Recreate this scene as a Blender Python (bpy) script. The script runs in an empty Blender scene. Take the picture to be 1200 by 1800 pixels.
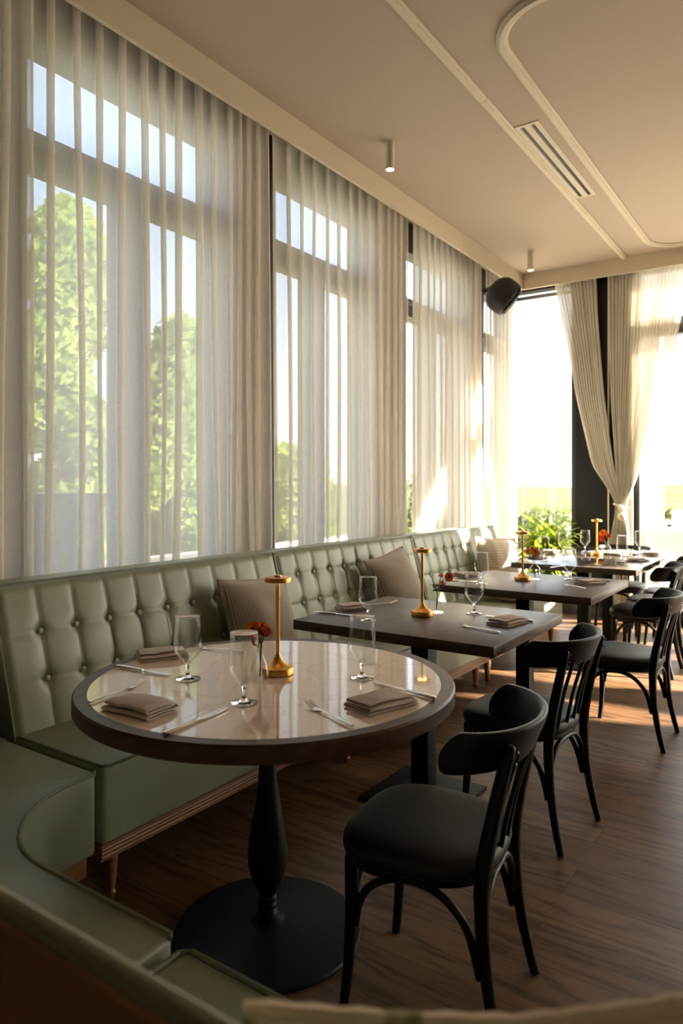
import bpy, bmesh, math, random
from mathutils import Vector, Matrix, Euler, noise
PI = math.pi
R = math.radians
random.seed(7)
scene = bpy.context.scene
COL = scene.collection

# ------------------------------------------------------------------ camera, world, sun, exposure
cam_d = bpy.data.cameras.new('camera')
cam = bpy.data.objects.new('camera', cam_d)
COL.objects.link(cam)
cam.location = (0, 0, 1.309)
cam.rotation_euler = (R(90), 0, R(34.47))
cam_d.sensor_fit = 'HORIZONTAL'
cam_d.sensor_width = 36
cam_d.lens = 36 * 1243 / 1200
cam_d.shift_y = -47 / 1200
cam_d.clip_start = 0.05
cam_d.clip_end = 4000
cam_d.dof.use_dof = True
cam_d.dof.focus_distance = 2.5
cam_d.dof.aperture_fstop = 5.0
scene.camera = cam

SUN_AZ, SUN_EL = R(67), R(21.5)          # azimuth measured from +Y towards +X
world = bpy.data.worlds.new('world')
scene.world = world
world.use_nodes = True
wn, wl = world.node_tree.nodes, world.node_tree.links
wn.clear()
wo = wn.new('ShaderNodeOutputWorld')
bg = wn.new('ShaderNodeBackground')
tcw = wn.new('ShaderNodeTexCoord')
sepw = wn.new('ShaderNodeSeparateXYZ'); wl.new(tcw.outputs['Generated'], sepw.inputs[0])
grad = wn.new('ShaderNodeValToRGB')                    # haze at the horizon to blue overhead
for e_, (p_, c_) in zip([grad.color_ramp.elements[0], grad.color_ramp.elements[1], grad.color_ramp.elements.new(.5), grad.color_ramp.elements.new(.5)],
                        [(0.0, (1.0, .97, .90)), (1.0, (.30, .50, .86)), (0.10, (.90, .95, .98)), (0.38, (.56, .74, .97))]):
    e_.position = p_; e_.color = (*c_, 1)
wl.new(sepw.outputs[2], grad.inputs[0])
dotw = wn.new('ShaderNodeVectorMath'); dotw.operation = 'DOT_PRODUCT'
wl.new(tcw.outputs['Generated'], dotw.inputs[0])
dotw.inputs[1].default_value = (math.sin(SUN_AZ) * math.cos(SUN_EL), math.cos(SUN_AZ) * math.cos(SUN_EL), math.sin(SUN_EL))
half = wn.new('ShaderNodeMapRange'); half.inputs[1].default_value = -.2; half.inputs[2].default_value = 1
half.inputs[3].default_value = 0; half.inputs[4].default_value = 1
wl.new(dotw.outputs['Value'], half.inputs[0])
pw = wn.new('ShaderNodeMath'); pw.operation = 'POWER'; pw.inputs[1].default_value = 2.2; wl.new(half.outputs[0], pw.inputs[0])
glow = wn.new('ShaderNodeMix'); glow.data_type = 'RGBA'; glow.blend_type = 'ADD'; glow.inputs[0].default_value = 1
gcol = wn.new('ShaderNodeMix'); gcol.data_type = 'RGBA'; gcol.inputs[6].default_value = (0, 0, 0, 1); gcol.inputs[7].default_value = (3.2, 2.7, 2.0, 1)
wl.new(pw.outputs[0], gcol.inputs[0])
wl.new(grad.outputs[0], glow.inputs[6]); wl.new(gcol.outputs[2], glow.inputs[7])
wl.new(glow.outputs[2], bg.inputs[0])
bg.inputs[1].default_value = 2.1
wl.new(bg.outputs[0], wo.inputs[0])

sun_d = bpy.data.lights.new('sun', 'SUN')
sun = bpy.data.objects.new('sun', sun_d)
COL.objects.link(sun)
sd = Vector((math.sin(SUN_AZ) * math.cos(SUN_EL), math.cos(SUN_AZ) * math.cos(SUN_EL), math.sin(SUN_EL)))
sun.rotation_euler = sd.to_track_quat('Z', 'Y').to_euler()
sun.location = sd * 30
sun_d.energy = 60
sun_d.angle = R(0.55)
sun_d.color = (1.0, 0.90, 0.74)

scene.view_settings.view_transform = 'Standard'
scene.view_settings.look = 'None'
scene.view_settings.gamma = 1
scene.view_settings.use_curve_mapping = False
scene.view_settings.exposure = 0.5
scene.cycles.transparent_max_bounces = 40
scene.cycles.max_bounces = 10
scene.cycles.sample_clamp_indirect = 5
scene.cycles.caustics_refractive = False

# ------------------------------------------------------------------ node helpers
def new_mat(name):
    m = bpy.data.materials.new(name)
    m.use_nodes = True
    n = m.node_tree.nodes
    return m, n, m.node_tree.links, n['Principled BSDF']

def setp(b, color=None, rough=None, metal=None, spec=None, coat=None, sheen=None, trans=None, ior=None):
    if color is not None: b.inputs['Base Color'].default_value = (*color, 1)
    if rough is not None: b.inputs['Roughness'].default_value = rough
    if metal is not None: b.inputs['Metallic'].default_value = metal
    if spec is not None: b.inputs['Specular IOR Level'].default_value = spec
    if coat is not None: b.inputs['Coat Weight'].default_value = coat
    if sheen is not None: b.inputs['Sheen Weight'].default_value = sheen
    if trans is not None: b.inputs['Transmission Weight'].default_value = trans
    if ior is not None: b.inputs['IOR'].default_value = ior

def coords(n, l, scale=(1, 1, 1), rot=(0, 0, 0), kind='Object'):
    tc = n.new('ShaderNodeTexCoord')
    mp = n.new('ShaderNodeMapping')
    mp.inputs['Scale'].default_value = scale
    mp.inputs['Rotation'].default_value = rot
    l.new(tc.outputs[kind], mp.inputs[0])
    return mp.outputs[0]

def noise_tex(n, l, vec, scale, detail=4, rough=0.55):
    t = n.new('ShaderNodeTexNoise')
    t.inputs['Scale'].default_value = scale
    t.inputs['Detail'].default_value = detail
    t.inputs['Roughness'].default_value = rough
    l.new(vec, t.inputs['Vector'])
    return t.outputs['Fac']

def ramp(n, l, fac, stops):
    r = n.new('ShaderNodeValToRGB')
    el = r.color_ramp.elements
    while len(el) < len(stops): el.new(0.5)
    for e, (p, c) in zip(el, stops):
        e.position = p
        e.color = (*c, 1) if len(c) == 3 else c
    l.new(fac, r.inputs[0])
    return r.outputs[0]

def bump(n, l, b, h, strength=0.3, dist=0.01, prev=None):
    k = n.new('ShaderNodeBump')
    k.inputs['Strength'].default_value = strength
    k.inputs['Distance'].default_value = dist
    l.new(h, k.inputs['Height'])
    if prev is not None: l.new(prev, k.inputs['Normal'])
    l.new(k.outputs[0], b.inputs['Normal'])
    return k.outputs[0]

def simple(name, color, rough=0.5, metal=0.0, spec=0.5, nscale=None, namt=0.12, bscale=None, bstr=0.2, bdist=0.003, sheen=None, stretch=(1, 1, 1)):
    m, n, l, b = new_mat(name)
    setp(b, color, rough, metal, spec, sheen=sheen)
    v = coords(n, l, stretch)
    if nscale:
        f = noise_tex(n, l, v, nscale, 5)
        lo = tuple(c * (1 - namt) for c in color); hi = tuple(min(1, c * (1 + namt)) for c in color)
        l.new(ramp(n, l, f, [(0.3, lo), (0.7, hi)]), b.inputs['Base Color'])
    if bscale:
        bump(n, l, b, noise_tex(n, l, v, bscale, 3), bstr, bdist)
    return m

M = {}
M['ceiling'] = simple('ceiling_paint', (0.52, 0.425, 0.335), 0.85, nscale=1.2, namt=0.02)
M['trim'] = simple('cream_paint', (0.74, 0.64, 0.49), 0.55)
M['pier'] = simple('pier_plaster', (0.50, 0.44, 0.36), 0.8, nscale=4, namt=0.04)
M['wall'] = simple('room_wall_paint', (0.20, 0.145, 0.10), 0.7)
M['black_frame'] = simple('black_window_metal', (0.012, 0.012, 0.013), 0.4)
M['grey_frame'] = simple('grey_window_seal', (0.16, 0.14, 0.12), 0.5)
M['col_panel'] = simple('black_column_panel', (0.008, 0.0075, 0.0075), 0.4, spec=0.25, nscale=3, namt=0.2)
M['leather'] = simple('sage_leather', (0.265, 0.288, 0.200), 0.36, spec=0.5, nscale=6, namt=0.05, bscale=160, bstr=0.12, bdist=0.001)
M['leather_pipe'] = simple('sage_leather_piping', (0.16, 0.175, 0.115), 0.4)
M['leather_btn'] = simple('sage_leather_button', (0.36, 0.38, 0.265), 0.34)
M['brown_leather'] = simple('brown_back_panel', (0.36, 0.22, 0.125), 0.5, nscale=5, namt=0.1)
M['black_wood'] = simple('black_stained_wood', (0.005, 0.0045, 0.0045), 0.38, spec=0.28, stretch=(8, 8, 1), bscale=14, bstr=0.06)
M['black_leather'] = simple('black_seat_leather', (0.014, 0.011, 0.011), 0.45, spec=0.3, bscale=220, bstr=0.15, bdist=0.0006)
M['black_iron'] = simple('black_cast_iron', (0.004, 0.004, 0.0045), 0.5, spec=0.2, bscale=120, bstr=0.1, bdist=0.0005)
M['steel'] = simple('cutlery_steel', (0.72, 0.70, 0.67), 0.16, metal=1)
M['gold'] = simple('brushed_gold', (0.74, 0.38, 0.10), 0.36, metal=1, stretch=(1, 1, 60), bscale=30, bstr=0.04, bdist=0.0005)
M['screw'] = simple('dark_bolt', (0.2, 0.19, 0.18), 0.3, metal=1)
M['white_lamp'] = simple('white_fixture', (0.78, 0.70, 0.58), 0.5)
M['speaker'] = simple('speaker_plastic', (0.018, 0.018, 0.020), 0.5)
M['grille'] = simple('speaker_grille', (0.012, 0.012, 0.013), 0.7, bscale=400, bstr=0.5, bdist=0.001)
M['badge'] = simple('badge_silver', (0.7, 0.7, 0.7), 0.3, metal=1)
M['pot'] = simple('beige_pot_ceramic', (0.52, 0.44, 0.33), 0.6, bscale=30, bstr=0.2)
M['soil'] = simple('dark_soil', (0.03, 0.02, 0.012), 0.95, bscale=60, bstr=0.7, bdist=0.01)
M['rope'] = simple('tie_cord', (0.66, 0.57, 0.43), 0.8)
M['stem'] = simple('flower_stem', (0.07, 0.13, 0.03), 0.6)
M['petal_o'] = simple('orange_petal', (0.85, 0.17, 0.012), 0.6, nscale=40, namt=0.3)
M['petal_r'] = simple('red_petal', (0.42, 0.02, 0.015), 0.6)
M['petal_y'] = simple('amber_petal', (0.85, 0.34, 0.03), 0.6, nscale=40, namt=0.2)
M['flower_core'] = simple('flower_core', (0.20, 0.06, 0.01), 0.8)
M['bark'] = simple('tree_bark', (0.10, 0.07, 0.045), 0.9, bscale=8, bstr=0.7, bdist=0.03)
M['terrace'] = simple('terrace_paving', (0.42, 0.39, 0.34), 0.8, nscale=2, namt=0.05)
M['outdoor_white'] = simple('outdoor_white_laminate', (0.85, 0.83, 0.80), 0.45)
M['outdoor_frame'] = simple('outdoor_aluminium', (0.34, 0.31, 0.27), 0.4)
M['outdoor_cushion'] = simple('outdoor_cushion_fabric', (0.66, 0.68, 0.72), 0.8)
M['outdoor_tan'] = simple('outdoor_tan_sling', (0.62, 0.52, 0.42), 0.75)
M['planter'] = simple('slate_planter', (0.10, 0.12, 0.15), 0.6)
M['facade'] = simple('white_render', (0.80, 0.77, 0.74), 0.8)
M['paper'] = simple('menu_paper', (0.80, 0.76, 0.70), 0.6)

# -- translucent sheers
def sheer(name, trans, col, tl):
    m, n, l, b = new_mat(name)
    n.remove(b)
    out = n['Material Output']
    tr = n.new('ShaderNodeBsdfTransparent')
    di = n.new('ShaderNodeBsdfDiffuse'); di.inputs[0].default_value = (*col, 1)
    tn = n.new('ShaderNodeBsdfTranslucent'); tn.inputs[0].default_value = (*col, 1)
    m1 = n.new('ShaderNodeMixShader'); m1.inputs[0].default_value = tl
    l.new(di.outputs[0], m1.inputs[1]); l.new(tn.outputs[0], m1.inputs[2])
    m2 = n.new('ShaderNodeMixShader')
    v = coords(n, l, (1, 1, 0.06))
    f = noise_tex(n, l, v, 260, 2)
    v2 = coords(n, l, (0.1, 0.1, 1))
    g = noise_tex(n, l, v2, 300, 2)
    ad = n.new('ShaderNodeMath'); ad.operation = 'ADD'
    l.new(f, ad.inputs[0]); l.new(g, ad.inputs[1])
    mr = n.new('ShaderNodeMapRange')
    mr.inputs[1].default_value = 0.7; mr.inputs[2].default_value = 1.3
    mr.inputs[3].default_value = 1 - trans - 0.05; mr.inputs[4].default_value = 1 - trans + 0.05
    l.new(ad.outputs[0], mr.inputs[0])
    l.new(mr.outputs[0], m2.inputs[0])
    l.new(tr.outputs[0], m2.inputs[1]); l.new(m1.outputs[0], m2.inputs[2])
    l.new(m2.outputs[0], out.inputs[0])
    return m
M['sheer'] = sheer('sheer_voile', 0.29, (0.95, 0.915, 0.85), 0.45)
M['sheer_dense'] = sheer('tied_voile', 0.10, (0.93, 0.89, 0.80), 0.24)
M['sheer_thick'] = sheer('lined_voile', 0.13, (0.95, 0.915, 0.85), 0.45)

# -- window glass: thin clear pane
def pane_mat():
    m, n, l, b = new_mat('window_glass')
    n.remove(b)
    out = n['Material Output']
    tr = n.new('ShaderNodeBsdfTransparent'); tr.inputs[0].default_value = (0.985, 0.99, 0.99, 1)
    gl = n.new('ShaderNodeBsdfGlossy'); gl.inputs['Roughness'].default_value = 0.01
    lw = n.new('ShaderNodeLayerWeight'); lw.inputs[0].default_value = .5
    p5 = n.new('ShaderNodeMath'); p5.operation = 'POWER'; p5.inputs[1].default_value = 5; l.new(lw.outputs['Facing'], p5.inputs[0])
    fr = n.new('ShaderNodeMapRange'); fr.inputs[3].default_value = .04; fr.inputs[4].default_value = .8; l.new(p5.outputs[0], fr.inputs[0])
    mx = n.new('ShaderNodeMixShader')
    l.new(fr.outputs[0], mx.inputs[0]); l.new(tr.outputs[0], mx.inputs[1]); l.new(gl.outputs[0], mx.inputs[2])
    l.new(mx.outputs[0], out.inputs[0])
    return m
M['pane'] = pane_mat()

def ware_mat():
    m, n, l, b = new_mat('drinking_glass')
    n.remove(b)
    out = n['Material Output']
    tr = n.new('ShaderNodeBsdfTransparent'); tr.inputs[0].default_value = (0.985, 0.99, 0.99, 1)
    gl = n.new('ShaderNodeBsdfGlossy'); gl.inputs['Roughness'].default_value = 0.0
    lw = n.new('ShaderNodeLayerWeight'); lw.inputs[0].default_value = .5
    p5 = n.new('ShaderNodeMath'); p5.operation = 'POWER'; p5.inputs[1].default_value = 4.5; l.new(lw.outputs['Facing'], p5.inputs[0])
    fr = n.new('ShaderNodeMapRange'); fr.inputs[3].default_value = .03; fr.inputs[4].default_value = 1.0; l.new(p5.outputs[0], fr.inputs[0])
    mx = n.new('ShaderNodeMixShader')
    l.new(fr.outputs[0], mx.inputs[0]); l.new(tr.outputs[0], mx.inputs[1]); l.new(gl.outputs[0], mx.inputs[2])
    l.new(mx.outputs[0], out.inputs[0])
    return m
M['ware'] = ware_mat()
m_, n_, l_, b_ = new_mat('solid_glass'); setp(b_, (1, 1, 1), 0.0, trans=1.0, ior=1.45); M['ware_solid'] = m_

def emit_mat(name, col, s):
    m, n, l, b = new_mat(name)
    setp(b, (0.9, 0.85, 0.75), 0.5)
    b.inputs['Emission Color'].default_value = (*col, 1)
    b.inputs['Emission Strength'].default_value = s
    return m
M['bulb'] = emit_mat('downlight_led', (1, 0.86, 0.66), 9)
M['led'] = emit_mat('table_lamp_led', (1, 0.62, 0.25), 6)

# -- floor planks
def floor_mat():
    m, n, l, b = new_mat('oak_plank_floor')
    v = coords(n, l)
    br = n.new('ShaderNodeTexBrick')
    br.offset = 0.37; br.offset_frequency = 2
    br.inputs['Scale'].default_value = 1
    br.inputs['Brick Width'].default_value = 1.9
    br.inputs['Row Height'].default_value = 0.19
    br.inputs['Mortar Size'].default_value = 0.0013
    br.inputs['Mortar Smooth'].default_value = 0.2
    br.inputs['Bias'].default_value = 0
    br.inputs['Color1'].default_value = (0, 0, 0, 1)
    br.inputs['Color2'].default_value = (1, 1, 1, 1)
    br.inputs['Mortar'].default_value = (0.5, 0.5, 0.5, 1)
    l.new(v, br.inputs['Vector'])
    tone = ramp(n, l, br.outputs['Color'], [(0.0, (0.122, 0.063, 0.030)), (0.5, (0.158, 0.087, 0.044)), (1.0, (0.205, 0.120, 0.066))])
    # cathedral grain: distorted rings, stretched along the board, shifted per board
    sep = n.new('ShaderNodeSeparateXYZ'); l.new(v, sep.inputs[0])
    cb = n.new('ShaderNodeCombineXYZ')
    mulx = n.new('ShaderNodeMath'); mulx.operation = 'MULTIPLY'; mulx.inputs[1].default_value = 0.17
    l.new(sep.outputs[0], mulx.inputs[0]); l.new(mulx.outputs[0], cb.inputs[0])
    sh = n.new('ShaderNodeMath'); sh.operation = 'MULTIPLY'; sh.inputs[1].default_value = 7.3
    l.new(br.outputs['Color'], sh.inputs[0])
    ay = n.new('ShaderNodeMath'); ay.operation = 'ADD'
    l.new(sep.outputs[1], ay.inputs[0]); l.new(sh.outputs[0], ay.inputs[1]); l.new(ay.outputs[0], cb.inputs[1])
    f1 = noise_tex(n, l, cb.outputs[0], 9, 3)
    w = n.new('ShaderNodeTexWave'); w.wave_type = 'RINGS'; w.rings_direction = 'Z'
    w.inputs['Scale'].default_value = 4; w.inputs['Distortion'].default_value = 16; w.inputs['Detail'].default_value = 3
    w.inputs['Detail Scale'].default_value = 2
    l.new(cb.outputs[0], w.inputs['Vector'])
    f2 = noise_tex(n, l, cb.outputs[0], 60, 6, 0.7)
    wm = n.new('ShaderNodeMath'); wm.operation = 'MULTIPLY'; wm.inputs[1].default_value = .22; l.new(w.outputs['Fac'], wm.inputs[0])
    fm = n.new('ShaderNodeMath'); fm.operation = 'MULTIPLY'; fm.inputs[1].default_value = .62; l.new(f2, fm.inputs[0])
    f1m = n.new('ShaderNodeMath'); f1m.operation = 'MULTIPLY'; f1m.inputs[1].default_value = .30; l.new(f1, f1m.inputs[0])
    g0 = n.new('ShaderNodeMath'); g0.operation = 'ADD'; l.new(wm.outputs[0], g0.inputs[0]); l.new(fm.outputs[0], g0.inputs[1])
    g = n.new('ShaderNodeMath'); g.operation = 'ADD'; l.new(g0.outputs[0], g.inputs[0]); l.new(f1m.outputs[0], g.inputs[1])
    gr = ramp(n, l, g.outputs[0], [(0.40, (1.12, 1.12, 1.12)), (0.58, (0.88, 0.87, 0.86)), (0.63, (0.76, 0.74, 0.72)), (0.69, (0.36, 0.34, 0.32))])
    mx = n.new('ShaderNodeMix'); mx.data_type = 'RGBA'; mx.blend_type = 'MULTIPLY'; mx.inputs[0].default_value = 0.85
    l.new(tone, mx.inputs[6]); l.new(gr, mx.inputs[7])
    ln = n.new('ShaderNodeMix'); ln.data_type = 'RGBA'; ln.blend_type = 'MIX'
    l.new(br.outputs['Fac'], ln.inputs[0]); l.new(mx.outputs[2], ln.inputs[6]); ln.inputs[7].default_value = (0.03, 0.015, 0.008, 1)
    l.new(ln.outputs[2], b.inputs['Base Color'])
    setp(b, rough=0.36, spec=0.32)
    rr = n.new('ShaderNodeMapRange'); rr.inputs[3].default_value = 0.30; rr.inputs[4].default_value = 0.48
    l.new(f1, rr.inputs[0]); l.new(rr.outputs[0], b.inputs['Roughness'])
    k = bump(n, l, b, g.outputs[0], 0.35, -0.002)
    bump(n, l, b, br.outputs['Fac'], 0.5, -0.002, k)
    return m
M['floor'] = floor_mat()

def wood(name, c1, c2, rough=0.35, axis=0, scale=1.0, bs=0.15, coat=0):
    m, n, l, b = new_mat(name)
    s = [9, 9, 9]; s[axis] = 0.8
    v = coords(n, l, tuple(x * scale for x in s))
    f = noise_tex(n, l, v, 5, 6, 0.65)
    l.new(ramp(n, l, f, [(0.32, c1), (0.68, c2)]), b.inputs['Base Color'])
    setp(b, rough=rough, coat=coat)
    bump(n, l, b, f, bs, 0.002)
    return m
M['walnut'] = wood('dark_walnut_top', (0.045, 0.027, 0.018), (0.095, 0.060, 0.042), 0.38, 1)
M['walnut_ring'] = wood('walnut_table_edge', (0.050, 0.024, 0.014), (0.092, 0.047, 0.029), 0.38, 0)
M['walnut_ring'].node_tree.nodes['Principled BSDF'].inputs['Specular IOR Level'].default_value = .3
M['rail'] = wood('oak_rail', (0.17, 0.072, 0.025), (0.28, 0.128, 0.050), 0.4, 1)
M['polished'] = wood('polished_walnut_top', (0.055, 0.042, 0.036), (0.10, 0.078, 0.066), 0.09, 1, bs=0.02)
M['polished'].node_tree.nodes['Principled BSDF'].inputs['Specular IOR Level'].default_value = .9

def marble_mat():
    m, n, l, b = new_mat('rosy_marble')
    v = coords(n, l, (1, 1, 1), (0, 0, 0.6))
    f0 = noise_tex(n, l, v, 3.2, 6, 0.6)
    ad = n.new('ShaderNodeMix'); ad.data_type = 'VECTOR'; ad.inputs[0].default_value = 0.22
    t = n.new('ShaderNodeTexNoise'); t.inputs['Scale'].default_value = 4; t.inputs['Detail'].default_value = 6
    l.new(v, t.inputs['Vector']); l.new(v, ad.inputs[4]); l.new(t.outputs['Color'], ad.inputs[5])
    vo = n.new('ShaderNodeTexVoronoi'); vo.feature = 'DISTANCE_TO_EDGE'; vo.inputs['Scale'].default_value = 5.5
    l.new(ad.outputs[1], vo.inputs['Vector'])
    vein = ramp(n, l, vo.outputs['Distance'], [(0.0, (0.80, 0.72, 0.66)), (0.010, (0.94, 0.92, 0.90)), (0.03, (1, 1, 1))])
    base = ramp(n, l, f0, [(0.3, (0.82, 0.64, 0.49)), (0.55, (0.88, 0.71, 0.57)), (0.75, (0.93, 0.79, 0.67))])
    mx = n.new('ShaderNodeMix'); mx.data_type = 'RGBA'; mx.blend_type = 'MULTIPLY'; mx.inputs[0].default_value = 0.7
    l.new(base, mx.inputs[6]); l.new(vein, mx.inputs[7])
    l.new(mx.outputs[2], b.inputs['Base Color'])
    setp(b, rough=0.07, spec=0.8, coat=0.5)
    return m
M['marble'] = marble_mat()

def fabric(name, c1, c2, sx, sy, bs=0.5):
    m, n, l, b = new_mat(name)
    v = coords(n, l, (sx, sy, 1))
    ck = n.new('ShaderNodeTexWave'); ck.wave_type = 'BANDS'; ck.bands_direction = 'X'
    ck.inputs['Scale'].default_value = 1; ck.inputs['Distortion'].default_value = 0.4
    l.new(v, ck.inputs['Vector'])
    c2n = n.new('ShaderNodeTexWave'); c2n.wave_type = 'BANDS'; c2n.bands_direction = 'Y'
    c2n.inputs['Scale'].default_value = 1; c2n.inputs['Distortion'].default_value = 0.4
    l.new(v, c2n.inputs['Vector'])
    mm = n.new('ShaderNodeMath'); mm.operation = 'MULTIPLY'
    l.new(ck.outputs['Fac'], mm.inputs[0]); l.new(c2n.outputs['Fac'], mm.inputs[1])
    l.new(ramp(n, l, mm.outputs[0], [(0.1, c1), (0.5, c2)]), b.inputs['Base Color'])
    setp(b, rough=0.9, spec=0.2, sheen=0.3)
    bump(n, l, b, mm.outputs[0], bs, 0.003)
    return m
M['weave'] = fabric('woven_cushion', (0.25, 0.20, 0.155), (0.60, 0.52, 0.43), 34, 46)
M['weave_light'] = fabric('striped_cushion', (0.58, 0.50, 0.38), (0.72, 0.65, 0.52), 3, 14, 0.2)
M['weave_gold'] = fabric('straw_cushion', (0.42, 0.30, 0.14), (0.70, 0.55, 0.32), 40, 40, 0.6)
M['cream_print'] = simple('cream_print_cushion', (0.60, 0.47, 0.31), 0.9, nscale=9, namt=0.3, bscale=200, bstr=0.3)
def print_mat():
    m, n, l, b = new_mat('leaf_print_cushion')
    v = coords(n, l)
    f = noise_tex(n, l, v, 16, 2)
    l.new(ramp(n, l, f, [(0.40, (0.84, 0.68, 0.50)), (0.60, (0.88, 0.74, 0.56)), (0.66, (0.30, 0.28, 0.14))]), b.inputs['Base Color'])
    setp(b, rough=0.9, spec=0.2)
    return m
M['leaf_print'] = print_mat()
M['napkin'] = simple('taupe_napkin_linen', (0.62, 0.535, 0.475), 0.9, spec=0.2, bscale=350, bstr=0.3, bdist=0.0008, nscale=8, namt=0.05)

def leaf_mat(name, c1, c2, sc=6, tl=0.4):
    m, n, l, b = new_mat(name)
    out = n['Material Output']
    v = coords(n, l)
    c = ramp(n, l, noise_tex(n, l, v, sc, 2), [(0.35, c1), (0.65, c2)])
    l.new(c, b.inputs['Base Color']); setp(b, rough=0.5, spec=0.3)
    t = n.new('ShaderNodeBsdfTranslucent'); l.new(c, t.inputs[0])
    mx = n.new('ShaderNodeMixShader'); mx.inputs[0].default_value = tl
    l.new(b.outputs[0], mx.inputs[1]); l.new(t.outputs[0], mx.inputs[2]); l.new(mx.outputs[0], out.inputs[0])
    return m
M['palm'] = leaf_mat('palm_leaf', (0.10, 0.17, 0.010), (0.34, 0.40, 0.03), 9, .4)
M['foliage'] = leaf_mat('tree_foliage', (0.13, 0.21, 0.04), (0.28, 0.35, 0.09), 0.9, 0.5)
M['foliage_dark'] = leaf_mat('far_foliage', (0.05, 0.085, 0.02), (0.12, 0.14, 0.04), 0.5, 0.4)

def hill_mat():
    m, n, l, b = new_mat('hill_scrub')
    v = coords(n, l)
    f = noise_tex(n, l, v, 0.05, 8, 0.7)
    l.new(ramp(n, l, f, [(0.35, (0.025, 0.045, 0.014)), (0.5, (0.06, 0.075, 0.025)), (0.65, (0.13, 0.105, 0.06))]), b.inputs['Base Color'])
    setp(b, rough=1, spec=0.1)
    return m
M['hill'] = hill_mat()

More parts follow.
